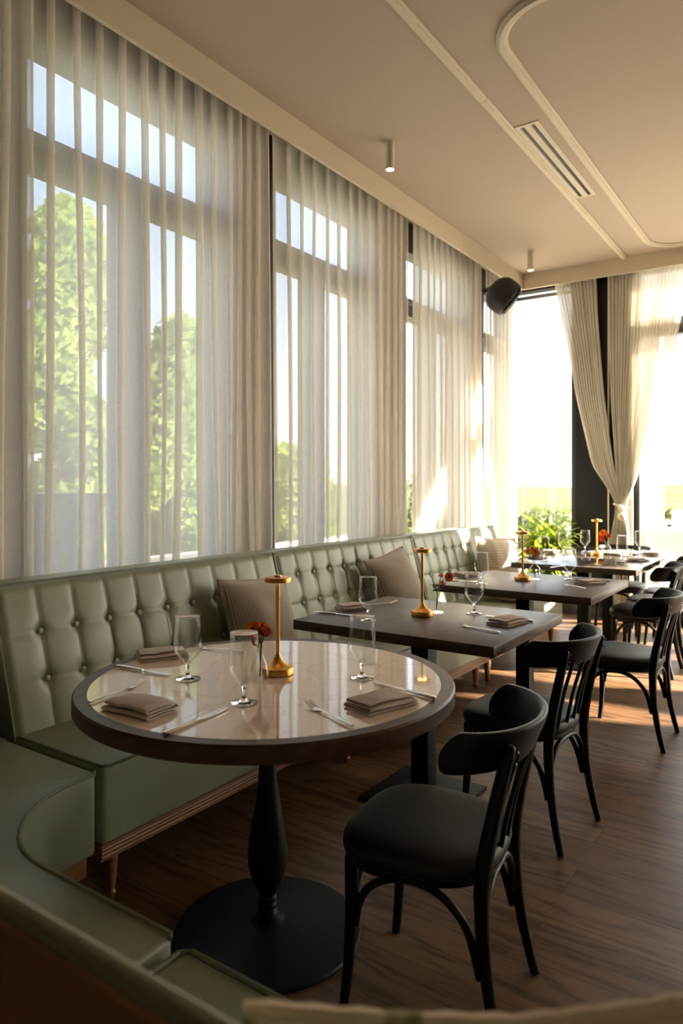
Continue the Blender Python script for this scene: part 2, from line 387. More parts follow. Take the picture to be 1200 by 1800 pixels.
# ------------------------------------------------------------------ mesh builder
class MB:
    def __init__(s): s.v = []; s.f = []
    def add(s, vs, fs, T=None):
        o = len(s.v)
        for p in vs:
            p = Vector(p)
            s.v.append(tuple(T @ p) if T else tuple(p))
        s.f += [tuple(o + i for i in f) for f in fs]
        return s
    def box(s, a, b, T=None):
        x0, y0, z0 = a; x1, y1, z1 = b
        vs = [(x, y, z) for x in (x0, x1) for y in (y0, y1) for z in (z0, z1)]
        return s.add(vs, [(0, 1, 3, 2), (4, 6, 7, 5), (0, 4, 5, 1), (2, 3, 7, 6), (0, 2, 6, 4), (1, 5, 7, 3)], T)
    def lathe(s, prof, seg=24, c=(0, 0, 0), T=None):
        vs = []; fs = []
        n = len(prof)
        for r, z in prof:
            for k in range(seg):
                a = 2 * PI * k / seg
                vs.append((c[0] + r * math.cos(a), c[1] + r * math.sin(a), c[2] + z))
        for i in range(n - 1):
            for k in range(seg):
                k2 = (k + 1) % seg
                fs.append((i * seg + k, i * seg + k2, (i + 1) * seg + k2, (i + 1) * seg + k))
        if prof[0][0] > 1e-5: fs.append(tuple(reversed(range(seg))))
        if prof[-1][0] > 1e-5: fs.append(tuple((n - 1) * seg + k for k in range(seg)))
        return s.add(vs, fs, T)
    def tube(s, pts, rad, seg=8, flat=None, up=None, closed=False, T=None):
        """pts: path; rad: radius or list; flat=(a,b) scales of the section along side / up"""
        P = [Vector(p) for p in pts]; n = len(P)
        rs = rad if isinstance(rad, (list, tuple)) else [rad] * n
        fa, fb = flat if flat else (1, 1)
        u = Vector(up) if up else None
        vs = []; fs = []
        prev = None
        for i in range(n):
            if closed: t = P[(i + 1) % n] - P[i - 1]
            else: t = P[min(i + 1, n - 1)] - P[max(i - 1, 0)]
            t.normalize()
            if u is not None: sd_ = t.cross(u)
            elif prev is not None: sd_ = prev - t * prev.dot(t)
            else: sd_ = t.orthogonal()
            if sd_.length < 1e-6: sd_ = t.orthogonal()
            sd_.normalize(); prev = sd_.copy()
            w = sd_.cross(t).normalized()
            for k in range(seg):
                a = 2 * PI * k / seg
                vs.append(P[i] + sd_ * math.cos(a) * rs[i] * fa + w * math.sin(a) * rs[i] * fb)
        m = n if closed else n - 1
        for i in range(m):
            j = (i + 1) % n
            for k in range(seg):
                k2 = (k + 1) % seg
                fs.append((i * seg + k, i * seg + k2, j * seg + k2, j * seg + k))
        if not closed:
            fs.append(tuple(reversed(range(seg)))); fs.append(tuple((n - 1) * seg + k for k in range(seg)))
        return s.add(vs, fs, T)
    def grid(s, fn, nu, nv, T=None, wrap=False):
        vs = [fn(i / (nu - 1), j / (nv - 1)) for i in range(nu) for j in range(nv)]
        fs = [(i * nv + j, (i + 1) * nv + j, (i + 1) * nv + j + 1, i * nv + j + 1) for i in range(nu - 1) for j in range(nv - 1)]
        return s.add(vs, fs, T)
    def bend(s, pts, rad, n=26, **k):
        P = [Vector(p) for p in pts]; m = len(P); out = []; rr = []
        rs = rad if isinstance(rad, (list, tuple)) else [rad] * m
        for i in range(n + 1):
            t_ = i / n * (m - 1); a = min(int(t_), m - 2); f = t_ - a
            p0, p1, p2, p3 = P[max(a - 1, 0)], P[a], P[a + 1], P[min(a + 2, m - 1)]
            out.append(.5 * ((2 * p1) + (p2 - p0) * f + (2 * p0 - 5 * p1 + 4 * p2 - p3) * f * f + (3 * p1 - p0 - 3 * p2 + p3) * f ** 3))
            rr.append(rs[a] + (rs[a + 1] - rs[a]) * f)
        return s.tube(out, rr, **k)
    def prism(s, outline, z0, z1, T=None):
        n = len(outline)
        vs = [(x, y, z0) for x, y in outline] + [(x, y, z1) for x, y in outline]
        fs = [tuple(reversed(range(n))), tuple(range(n, 2 * n))] + [(i, (i + 1) % n, n + (i + 1) % n, n + i) for i in range(n)]
        return s.add(vs, fs, T)
    def ball(s, c, r, seg=14, rings=8, sc=(1, 1, 1), T=None):
        prof = [(max(1e-6, r * math.sin(PI * i / rings)), -r * math.cos(PI * i / rings)) for i in range(rings + 1)]
        Tm = Matrix.Translation(c) @ Matrix.Diagonal((*sc, 1))
        if T: Tm = T @ Tm
        return s.lathe(prof, seg, T=Tm)
    def build(s, name, mat, parent=None, smooth=35, bevel=None, seg=2, loc=None, weld=True):
        me = bpy.data.meshes.new(name)
        me.from_pydata(s.v, [], s.f)
        bm = bmesh.new(); bm.from_mesh(me)
        if weld: bmesh.ops.remove_doubles(bm, verts=bm.verts, dist=1e-5)
        bmesh.ops.recalc_face_normals(bm, faces=bm.faces)
        if bevel:
            ed = [e for e in bm.edges if len(e.link_faces) == 2 and e.calc_face_angle(0) > R(40)]
            bmesh.ops.bevel(bm, geom=ed, offset=bevel, segments=seg, profile=0.5, affect='EDGES', clamp_overlap=True)
        bm.to_mesh(me); bm.free()
        if smooth:
            me.shade_smooth() if hasattr(me, 'shade_smooth') else None
            me.set_sharp_from_angle(angle=R(smooth))
        me.materials.append(M[mat] if isinstance(mat, str) else mat)
        o = bpy.data.objects.new(name, me)
        COL.objects.link(o)
        if parent: o.parent = parent
        if loc: o.location = loc
        return o

def tag(o, label=None, cat=None, group=None, kind=None):
    if label: o['label'] = label
    if cat: o['category'] = cat
    if group: o['group'] = group
    if kind: o['kind'] = kind
    return o
def thing(name, label, cat, loc=(0, 0, 0), rz=0, group=None):
    o = bpy.data.objects.new(name, None)
    o.empty_display_size = 0.1
    COL.objects.link(o)
    o.location = loc; o.rotation_euler = (0, 0, rz)
    return tag(o, label, cat, group)
def copy_tree(o, parent=None):
    c = o.copy(); COL.objects.link(c); c.parent = parent
    for ch in list(o.children):
        copy_tree(ch, c)
    return c
def struct(name, mb, mat, **k):
    return tag(mb.build(name, mat, **k), kind='structure')
def place(proto, used, label, loc, rz, group=None):
    o = proto if not used else copy_tree(proto)
    o.location = loc; o.rotation_euler = (0, 0, rz)
    o['label'] = label
    if group: o['group'] = group
    return o

CE = 3.49
XL, YF = -2.90, 7.32            # glazing planes
XR, YN = 7.0, -2.6

# ------------------------------------------------------------------ setting
struct('floor', MB().box((XL - .15, YN, -0.08), (XR, YF + .12, 0)), 'floor', smooth=0)
struct('ceiling', MB().box((XL - .15, YN, CE), (XR, YF + .12, CE + .12)), 'ceiling', smooth=0)
struct('wall_right', MB().box((XR, YN, 0), (XR + .15, YF, CE)), 'wall', smooth=0)
struct('wall_near', MB().box((XL - .15, YN - .15, 0), (XR + .15, YN, CE)), 'wall', smooth=0)

# left wall: piers, sill, header around four windows
WIN_L = [(1.70, 2.93), (3.36, 4.43), (5.02, 6.10), (6.62, 7.26)]
ZS, ZH = 0.42, 3.27
w = MB()
prev = YN
for a, b_ in WIN_L:
    w.box((XL - .07, prev, 0), (XL + .04, a, CE)); prev = b_
w.box((XL - .07, prev, 0), (XL + .04, YF + .12, CE))
for a, b_ in WIN_L:
    w.box((XL - .07, a, 0), (XL + .04, b_, ZS))
struct('wall_left', w, 'pier', smooth=0)

def window(idx, a, b_, z0, z1, axis, plane, mull=None, transom=(2.70, 2.85), mw=.16):
    """frame + panes in plane x=plane (axis 'x') or y=plane (axis 'y')"""
    f = MB(); p = MB(); seal = MB()
    def bx(mb, u0, u1, w0, w1, d0, d1):
        if axis == 'x': mb.box((plane + d0, u0, w0), (plane + d1, u1, w1))
        else: mb.box((u0, plane + d0, w0), (u1, plane + d1, w1))
    fw_ = .045
    bx(f, a, a + fw_, z0, z1, -.06, .06); bx(f, b_ - fw_, b_, z0, z1, -.06, .06)
    bx(f, a + fw_, b_ - fw_, z1 - fw_, z1, -.06, .06); bx(f, a + fw_, b_ - fw_, z0, z0 + .07, -.06, .06)
    bx(f, a + fw_, b_ - fw_, transom[0], transom[1], -.058, .058)
    if mull: bx(f, mull - mw / 2, mull + mw / 2, z0 + .07, transom[0], -.055, .055)
    lo = a + fw_; hi = b_ - fw_
    spans = [(lo, mull - mw / 2), (mull + mw / 2, hi)] if mull else [(lo, hi)]
    for u0, u1 in spans: bx(p, u0, u1, z0 + .07, transom[0], -.003, .003)
    bx(p, lo, hi, transom[1], z1 - fw_, -.003, .003)
    if axis == 'x': bx(f, a, b_, z1, CE, -.07, .045)
    o = struct('window_%d' % idx, f, 'black_frame', smooth=0)
    p.build('pane', 'pane', o, smooth=0)
    bx(seal, lo, hi, transom[1] - .06, transom[1] - .02, .058, .064)
    seal.build('seal_strip', 'grey_frame', o, smooth=0)
    return o
window(1, 1.70, 2.93, ZS, ZH, 'x', XL, 2.32)
window(2, 3.36, 4.43, ZS, ZH, 'x', XL, 3.86)
window(3, 5.02, 6.10, ZS, ZH, 'x', XL, 5.55)
window(4, 6.62, 7.26, ZS, ZH, 'x', XL)

# far wall: header, low sill, black clad columns, windows
WIN_F = [(-2.84, -2.10, None), (-1.54, 0.35, -0.75), (0.95, 2.95, 1.95), (3.55, 5.10, None), (5.5, 6.9, None)]
ZF0, ZF1 = 0.10, 3.405
w = MB()
w.box((XL + .04, YF - .06, ZF1), (XR, YF + .12, CE))
w.box((XL + .04, YF - .06, 0), (XR, YF + .12, ZF0))
struct('wall_far', w, 'black_frame', smooth=0)
for i, (a, b_, mu) in enumerate(WIN_F):
    window(5 + i, a, b_, ZF0, ZF1, 'y', YF, mu, transom=(2.74, 2.90) if i else (3.350, 3.356), mw=.07)
edges = [(XL + .04, -2.84)] + [(WIN_F[i][1], WIN_F[i + 1][0]) for i in range(4)] + [(6.9, XR)]
for i, (a, b_) in enumerate(edges):
    if i == 0: continue
    c = struct('trim_%d' % (10 + i), MB().box((a, YF - .09, ZF0), (b_, YF + .10, ZF1)), 'col_panel', smooth=0)
    if i == 1:
        MB().box((-1.782, YF - .098, ZF0), (-1.768, YF - .09, ZF1)).build('joint_strip', 'trim', c, smooth=0)
        MB().box((-1.600, YF - .12, ZF0), (-1.545, YF - .09, ZF1)).build('edge_strip', 'pier', c, smooth=0)
struct('baseboard_far', MB().box((XL + .04, YF - .09, 0), (XR, YF - .06, ZF0)), 'black_frame', smooth=0)

# cornice box (valance) along both glazed walls, ceiling mouldings
VB = 3.335
struct('trim_1', MB().box((-2.625, YN, VB), (-2.60, 7.10, CE)), 'trim', smooth=0)
struct('trim_2', MB().box((-2.625, 7.10, VB), (XR, 7.125, CE)), 'trim', smooth=0)
def moulding(path, closed=False):
    mb = MB()
    sec = [(-.029, 0), (-.029, .010), (-.018, .014), (-.013, .022), (.013, .022), (.018, .014), (.029, .010), (.029, 0)]
    n = len(path); ns = len(sec); vs = []; fs = []
    for i in range(n):
        if closed: t = Vector(path[(i + 1) % n]) - Vector(path[i - 1])
        else: t = Vector(path[min(i + 1, n - 1)]) - Vector(path[max(i - 1, 0)])
        t.normalize(); sdv = Vector((t.y, -t.x))
        for a, h in sec: vs.append((path[i][0] + sdv.x * a, path[i][1] + sdv.y * a, CE - h))
    for i in range(n if closed else n - 1):
        j = (i + 1) % n
        for k in range(ns - 1): fs.append((i * ns + k, i * ns + k + 1, j * ns + k + 1, j * ns + k))
    return mb.add(vs, fs)
struct('trim_3', moulding([(-1.60, YN), (-1.60, 3.735)]), 'trim', smooth=25)
struct('trim_4', moulding([(-1.60, 3.740), (-1.60, 7.10)]), 'trim', smooth=25)
def rrect(x0, x1, y0, y1, r, k=10):
    out = []
    for cx, cy, a0 in ((x1 - r, y1 - r, 0), (x0 + r, y1 - r, 90), (x0 + r, y0 + r, 180), (x1 - r, y0 + r, 270)):
        for i in range(k + 1):
            a = R(a0 + 90 * i / k); out.append((cx + r * math.cos(a), cy + r * math.sin(a)))
    return out
struct('trim_5', moulding(rrect(-1.33, 1.9, 3.10, 6.99, .30), True), 'trim', smooth=25)

# ------------------------------------------------------------------ ceiling fittings
t = thing('air_diffuser', 'long white linear slot air diffuser set in the ceiling beside the moulding', 'air vent', (-1.497, 4.79, CE))
f = MB()
L2, W2 = .645, .075
slots = [(-.033, .011), (.033, .011)]
f.box((-W2, -L2, -.006), (W2, -L2 + .025, 0)); f.box((-W2, L2 - .025, -.006), (W2, L2, 0))
for a, b_ in ((-W2, -.045), (-.020, .020), (.045, W2)): f.box((a, -L2 + .025, -.006), (b_, L2 - .025, 0))
f.build('frame', 'trim', t, smooth=0)
for sx in (-.0325, .0325):
    MB().box((sx - .0125, -L2 + .025, -.002), (sx + .0125, L2 - .025, 0)).build('slot', 'black_frame', t, smooth=0)
    MB().box((sx - .0015, -L2 + .025, -.005), (sx + .0015, L2 - .025, -.002)).build('vane', 'speaker', t, smooth=0)

def downlight():
    t = thing('downlight', '', 'ceiling light')
    MB().lathe([(.0262, -.175), (.0275, -.173), (.0275, 0)], 28).build('housing', 'white_lamp', t)
    MB().lathe([(.0245, -.1752), (.0245, -.1745)], 28).build('lens', 'bulb', t)
    return t
dl = downlight()
for i, (x, y, lab) in enumerate([(-2.29, 3.88, 'white cylinder downlight on the ceiling, nearer and larger of the two'),
                    (-2.28, 6.44, 'white cylinder downlight on the ceiling, farther one by the room corner')]):
    place(dl, i, lab, (x, y, CE), 0, 'surface mounted cylinder downlights')
    sp = bpy.data.lights.new('spot_lamp', 'SPOT'); so = bpy.data.objects.new('spot_lamp', sp); COL.objects.link(so)
    so.location = (x, y, CE - .19); sp.energy = 14; sp.color = (1, .78, .52); sp.spot_size = R(75); sp.spot_blend = .6; sp.shadow_soft_size = .02
# wall speaker
t = thing('wall_speaker', 'black egg-shaped loudspeaker mounted high between the sheers near the corner', 'speaker', (-2.42, 6.08, 3.03))
t.rotation_euler = (R(38), R(0), R(118))
def spk(u, v):
    a = 2 * PI * u
    k = v * 2 - 1
    r = (1 - abs(k) ** 5) ** (1 / 3.5) if k < 0 else (1 - abs(k) ** 2.0) ** (1 / 2.0)
    ex = 2 / 2.8
    ca, sa = math.cos(a), math.sin(a)
    x = .135 * r * math.copysign(abs(ca) ** ex, ca)
    z = .155 * r * math.copysign(abs(sa) ** ex, sa)
    return (x, k * .13, z)
sp_b = MB().grid(spk, 41, 21).build('cabinet', 'speaker', t, smooth=60)
def grl(u, v):
    x = (u - .5) * .23; z = (v - .5) * .27
    return (x, -.118 - .018 * math.cos(x * 10) * math.cos(z * 9), z)
MB().grid(grl, 12, 12).build('grille', 'grille', t)
MB().box((-.008, -.139, -.112), (.008, -.134, -.106)).build('badge', 'badge', t)
TI = (Matrix.Translation(t.location) @ t.rotation_euler.to_matrix().to_4x4()).inverted()
MB().tube([(-2.47, 6.10, 3.08), (-2.56, 6.18, 3.14), (-2.66, 6.34, 3.17), (-2.84, 6.40, 3.17)], .02, 10, T=TI).build('bracket', 'speaker', t)

# ------------------------------------------------------------------ sheer curtains on the left wall
def sheer_curtain(label, y0, y1, seed, pitch=.123, x=-2.72, top=3.465, bot=.03, gather=None, lean=(0, 0), name='sheer_curtain', mat='sheer', axis='x', dens=1.0):
    rnd = random.Random(seed)
    # fold boundaries, closer together where the cloth is gathered
    ys = [y0]
    while ys[-1] < y1 - pitch * .5:
        t_ = (ys[-1] - y0) / (y1 - y0)
        p = pitch * (1 if not gather or t_ < gather[0] else gather[1])
        ys.append(ys[-1] + p * rnd.uniform(.9, 1.1))
    sc = (y1 - y0) / (ys[-1] - y0)
    ys = [y0 + (q - y0) * sc for q in ys]
    nf = len(ys) - 1
    per = 14; nz = 22
    ph = [rnd.uniform(-1, 1) for _ in range(nf + 1)]
    amp = [rnd.uniform(.75, 1.15) for _ in range(nf + 1)]
    over = [rnd.uniform(.36, .50) for _ in range(nf + 1)]
    nu = nf * per + 1
    vs = []; fs = []
    for i in range(nu):
        k = min(i // per, nf - 1); s_ = (i - k * per) / per
        for j in range(nz):
            h = j / (nz - 1)            # 0 top .. 1 bottom
            z = top + (bot - top) * h
            a0, a1 = ys[k], ys[k + 1]
            pt = a1 - a0
            # fold boundaries wander down the drop
            def wob(kk, yy):
                return .55 * pitch * h * noise.noise(Vector((kk * 1.7 + seed, h * 1.3, 0))) + .3 * pitch * h * h * ph[kk]
            b0 = a0 + (wob(k, a0) if 0 < k else lean[0] * h); b1 = a1 + (wob(k + 1, a1) if k + 1 < nf else lean[1] * h)
            pt = b1 - b0
            ov = over[k] * (1 - .45 * h * (0.5 + .5 * ph[k]))
            # S fold: panel goes forward, doubles back, goes on
            y = b0 + pt * s_ - pt * ov * math.sin(2 * PI * s_) * .90
            xx = x + (.011 * (1 + 1.2 * h)) * amp[k] * math.cos(2 * PI * s_) * dens
            xx += .012 * h * noise.noise(Vector((y * 6, h * 2, seed)))
            vs.append((xx, y, z) if axis == 'x' else (y, xx, z))
    for i in range(nu - 1):
        for j in range(nz - 1):
            fs.append((i * nz + j, (i + 1) * nz + j, (i + 1) * nz + j + 1, i * nz + j + 1))
    o = MB().add(vs, fs).build(name, mat, smooth=180, weld=False)
    return tag(o, label, 'curtain', 'floor-length white sheer curtains')
sheer_curtain('white sheer curtain at the left edge of the view, mostly cut off', .2, 1.66, 11, .11, x=-2.69)
sheer_curtain('widest white sheer curtain, before the nearest window with trees behind it', 1.66, 3.18, 3, .123, gather=(.74, .62), lean=(0, .04))
sheer_curtain('white sheer curtain between the two thin dark window gaps behind the tufted banquettes', 3.25, 4.86, 5, .127, gather=(.80, .75), lean=(.02, -.03))
sheer_curtain('white sheer curtain with a bright sun patch low down, left of the loudspeaker', 4.98, 6.28, 8, .115, lean=(-.03, .02), mat='sheer_thick')
sheer_curtain('narrow white sheer curtain under the loudspeaker at the room corner', 6.44, 7.22, 9, .10, lean=(0, 0))
tag(MB().box((-2.76, .1, 3.465), (-2.68, 7.16, 3.485)).build('curtain_track', 'trim', smooth=0), 'cream curtain track hidden behind the cornice along the left windows', 'curtain rail')
tag(MB().box((-2.66, 7.155, 3.455), (6.9, 7.215, 3.485)).build('curtain_track', 'trim', smooth=0), 'cream curtain track hidden behind the cornice along the far windows', 'curtain rail')

# tied curtains on the far wall
def tied_curtain(label, keys, nf, seed, yb, dx=0, side=0):
    """keys: (z, xleft, xright, depth) from top to bottom"""
    rnd = random.Random(seed)
    nz = 56; per = 10; nu = nf * per + 1
    ztop, zbot = keys[0][0], keys[-1][0]
    am = [rnd.uniform(.6, 1.3) for _ in range(nf + 2)]
    vs = []; fs = []
    # smooth interpolation of the keys
    def at(z):
        for a, b_ in zip(keys, keys[1:]):
            if z <= a[0] and z >= b_[0] - 1e-9:
                t_ = (a[0] - z) / (a[0] - b_[0])
                return [a[k] + (b_[k] - a[k]) * t_ for k in range(1, 4)]
        return keys[-1][1:]
    for i in range(nu):
        u = i / (nu - 1)
        k = u * nf
        for j in range(nz):
            z = ztop + (zbot - ztop) * j / (nz - 1)
            xl, xr, d = at(z)
            for dz in (-.05, .05):
                q = at(min(ztop, max(zbot, z + dz))); xl += q[0]; xr += q[1]; d += q[2]
            xl /= 3; xr /= 3; d /= 3
            uu = u + .25 / nf * math.sin(2 * PI * k + 1) * .9
            x = xl + (xr - xl) * uu
            y = yb + d * am[int(k) % (nf + 1)] * math.sin(2 * PI * k) + .012 * noise.noise(Vector((u * 9, z * 1.5, seed)))
            vs.append((x + dx, y, z))
    for i in range(nu - 1):
        for j in range(nz - 1):
            fs.append((i * nz + j, (i + 1) * nz + j, (i + 1) * nz + j + 1, i * nz + j + 1))
    o = MB().add(vs, fs).build('tied_curtain', 'sheer_dense', smooth=180, weld=False)
    return tag(o, label, 'curtain', 'white sheers tied together on the far wall')
KL = [(3.455, -2.315, -1.885, .024), (3.0, -2.222, -1.868, .024), (2.53, -2.128, -1.835, .024), (2.2, -2.079, -1.808, .024), (1.8, -1.99, -1.757, .024),
      (1.5, -1.921, -1.715, .024), (1.3, -1.785, -1.675, .024), (1.16, -1.700, -1.648, .03), (1.06, -1.695, -1.640, .026), (.72, -1.76, -1.645, .024), (.04, -1.765, -1.64, .024)]
KR = [(3.455, -1.776, -1.06, .026), (3.06, -1.772, -1.09, .026), (2.7, -1.765, -1.152, .026), (2.1, -1.742, -1.294, .026), (1.58, -1.705, -1.44, .026),
      (1.37, -1.69, -1.505, .026), (1.16, -1.655, -1.585, .03), (1.06, -1.65, -1.59, .026), (.72, -1.655, -1.563, .026), (.04, -1.65, -1.516, .026)]
tied_curtain('left sheer of the knotted pair, pulled across the black column', KL, 12, 1, 7.175)
tied_curtain('right sheer of the knotted pair, wide at the top over the bright window', KR, 22, 2, 7.185)
# further tied pairs, unseen past the frame, added to shape the incoming sunlight
for dxx in (2.25, 4.85):
    for kk, nn, q in ((KL, 12, 'left'), (KR, 20, 'right')):
        tied_curtain('%s sheer of a further knotted pair, added outside the frame to shade the sun, %s column' % (q, 'second' if dxx < 3 else 'third'), kk, nn, int(dxx * 10) + nn, 7.18, dx=dxx)
t = thing('curtain_tie', 'twisted cream cord with a round knot holding the two sheers together', 'curtain tie', (-1.645, 7.15, 1.11))
MB().tube([(.066 * math.cos(a) - .0, .045 * math.sin(a) + .03, .018 * math.cos(a) * -1) for a in [2 * PI * i / 20 for i in range(20)]], .010, 8, closed=True).build('cord_loop', 'rope', t)
MB().tube([(.0, -.04, .0), (.025, -.05, -.03), (.03, -.05, -.07)], .02, 8).build('cord_tail', 'rope', t)
MB().ball((.028, -.058, -.10), .043, 16, 10, (1, .9, .9)).build('knot', 'rope', t)

# ------------------------------------------------------------------ banquettes
PB = .15
def backrest(parent, Y0, Y1, rows, x_bot=-2.27, x_top=-2.41, z0=.44, z1=.955, first=.155, ncol=9, zrow_top=None):
    """tufted front, leaning, with a rounded top; in world coordinates"""
    L_ = Y1 - Y0
    ny, nz = int(L_ / .0105), 58
    cols = [Y0 + first + PB * i for i in range(ncol)]
    lean = (x_top - x_bot) / (z1 - z0)
    def f(u, v):
        y = Y0 + L_ * u; z = z0 + (z1 - z0) * v
        x = x_bot + lean * (z - z0)
        d = 0
        dy = min(abs(y - c) for c in cols)
        nr = min(abs(z - r) for r in rows)
        edge = min(1, min(u, 1 - u) * L_ / .03)
        puff = min(1, dy / (PB * .5))
        vert = 1 if z < rows[-1] + .22 else .5
        # vertical seam + horizontal seam + button pit
        top = max(rows)
        cell = math.sqrt(max(0, 1 - (1 - puff) ** 2))
        d += .009 * cell * (1 if z < top + .03 else max(.35, 1 - (z - top) * 5))
        hz = min(1, nr / .07)
        if z < top + .07:
            d += .006 * math.sqrt(max(0, 1 - (1 - hz) ** 2))
        else: d += .006
        rr = math.hypot(dy, nr)
        d -= .013 * math.exp(-(rr / .022) ** 2)
        d -= .0045 * math.exp(-(dy / .007) ** 2)
        d -= .0016 * math.exp(-(nr / .005) ** 2)
        # rolled edges
        e = min(min(u, 1 - u) * L_, (1 - v) * (z1 - z0))
        if e < .03: d -= .03 * (1 - e / .03) ** 2
        n_ = .0015 * noise.noise(Vector((y * 9, z * 9, 1)))
        return (x + (d + n_) * edge ** .3, y, z)
    mb = MB(); mb.grid(f, ny, nz)
    nb = len(mb.v)
    dep = .125
    # closing sides and back
    ring = [i * nz for i in range(ny)] + [(ny - 1) * nz + j for j in range(1, nz)] + [i * nz + nz - 1 for i in range(ny - 2, -1, -1)] + [j for j in range(nz - 2, 0, -1)]
    m_ = len(ring)
    for i in ring:
        p = mb.v[i]; mb.v.append((min(p[0], x_bot) - dep if p[2] > .9 else -2.395 - dep, p[1], p[2] + 0))
    for k in range(m_):
        mb.f.append((ring[k], ring[(k + 1) % m_], nb + (k + 1) % m_, nb + k))
    mb.f.append(tuple(nb + k for k in range(m_)))
    o = mb.build('backrest', 'leather', parent, smooth=60)
    # buttons
    for c in cols:
        for r in rows:
            x = x_bot + lean * (r - z0) + .0
            MB().ball((x + .004, c, r), .0115, 12, 6, (.55, 1, 1)).build('button', 'leather_btn', o)
    pts = [(x_bot + .004, Y0 + .004, z0), (x_top + .0, Y0 + .006, z1 - .03), (x_top, Y0 + .012, z1 - .006), (x_top, Y0 + .035, z1), (x_top, (Y0 + Y1) / 2, z1 + .001), (x_top, Y1 - .035, z1), (x_top, Y1 - .012, z1 - .006), (x_top, Y1 - .006, z1 - .03), (x_bot + .004, Y1 - .004, z0)]
    MB().tube(pts, .0048, 8).build('piping', 'leather_pipe', o)
    return o

def turned_leg(parent, x, y, h=.165):
    prof = [(.011, 0), (.016, .01), (.018, .022), (.013, .03), (.015, .036), (.020, .08), (.024, .13), (.021, .145), (.026, .15), (.026, h)]
    return MB().lathe(prof, 18, (x, y, 0)).build('leg', 'rail', parent)

def banquette(label, Y0, Y1, rows, legs=True):
    t = thing('banquette', label, 'banquette', (-2.1, (Y0 + Y1) / 2, 0), 0, 'sage leather banquettes along the left wall')
    T0 = Vector(t.location)
    xf = -1.80
    def loc(o):
        for v in o.data.vertices: v.co -= T0
        return o
    b = backrest(t, Y0, Y1, rows); loc(b)
    for c in b.children: loc(c)
    # seat cushion: boxed, softly crowned
    s = MB(); s.box((-2.33, Y0 + .003, .215), (xf, Y1 - .003, .457))
    so = s.build('seat', 'leather', t, bevel=.02, seg=4, smooth=60); loc(so)
    z = .4585
    pts = [(-2.25, Y0 + .008, z), (xf - .03, Y0 + .008, z), (xf - .012, Y0 + .012, z - .001), (xf - .003, Y0 + .03, z - .003), (xf - .003, (Y0 + Y1) / 2, z - .003), (xf - .003, Y1 - .03, z - .003), (xf - .012, Y1 - .012, z - .001), (xf - .03, Y1 - .008, z), (-2.25, Y1 - .008, z)]
    p = MB().tube(pts, .005, 8).build('piping', 'leather_pipe', so); loc(p)
    r = MB()
    r.box((-2.48, Y0 + .01, .165), (xf - .012, Y1 - .01, .215))
    for zz in (.178, .190, .202):
        r.tube([(xf - .012, Y0 + .01, zz), (xf - .012, Y1 - .01, zz)], .0042, 8)
    ro = r.build('rail', 'rail', t, smooth=40); loc(ro)
    for y in (Y0 + .09, Y1 - .09):
        for x in (xf - .075, -2.42):
            loc(turned_leg(t, x, y))
    return t
banquette('sage green tufted leather banquette nearest the camera, beside the round marble table', 1.345, 2.862, [.615, .78])
banquette('middle sage green tufted leather banquette, behind the first dark wooden table', 2.874, 4.352, [.675, .825])
banquette('farthest sage green tufted leather banquette, with sun streaks across its back', 4.364, 5.86, [.675, .825])

# curved corner unit and the near run
YB0, YB1 = .40, .93
def corner_outline(ins=0):
    # seat plan: left leg beside the wall, rounded inner corner, run towards +x
    xi, yi, r = -1.785, YB1, .33
    o = [(-2.33, 1.325), (xi - .02, 1.325), (xi, 1.31)]
    for i in range(13):
        a = R(180 + 90 * i / 12)
        o.append((xi + r + r * math.cos(a) * 1.0, yi + r + r * math.sin(a)))
    o += [(-1.035, YB1), (-1.022, YB1 - .012), (-1.022, .42), (-2.33, .42)]
    return o
t = thing('corner_banquette', 'curved sage leather corner banquette seat at lower left', 'banquette', (-1.9, .9, 0))
T0 = Vector(t.location)
ol = [(x - T0.x, y - T0.y) for x, y in corner_outline()]
MB().prism(ol, .215, .452).build('seat', 'leather', t, bevel=.018, seg=3, smooth=60)
pp = [(x - T0.x, y - T0.y, .452) for x, y in corner_outline()[1:-2]]
MB().tube(pp, .005, 8).build('piping', 'leather_pipe', t)
base = [((x + .0) - T0.x, y - T0.y - .0) for x, y in corner_outline()]
MB().prism([(x * .985 - .012, y * .985 - .012) for x, y in ol], .155, .215).build('rail', 'rail', t, smooth=40)
for (x, y) in ((-1.90, 1.24), (-2.25, 1.2), (-1.15, .78), (-1.8, .70), (-2.2, .56)):
    o = turned_leg(t, x - T0.x, y - T0.y, .16)
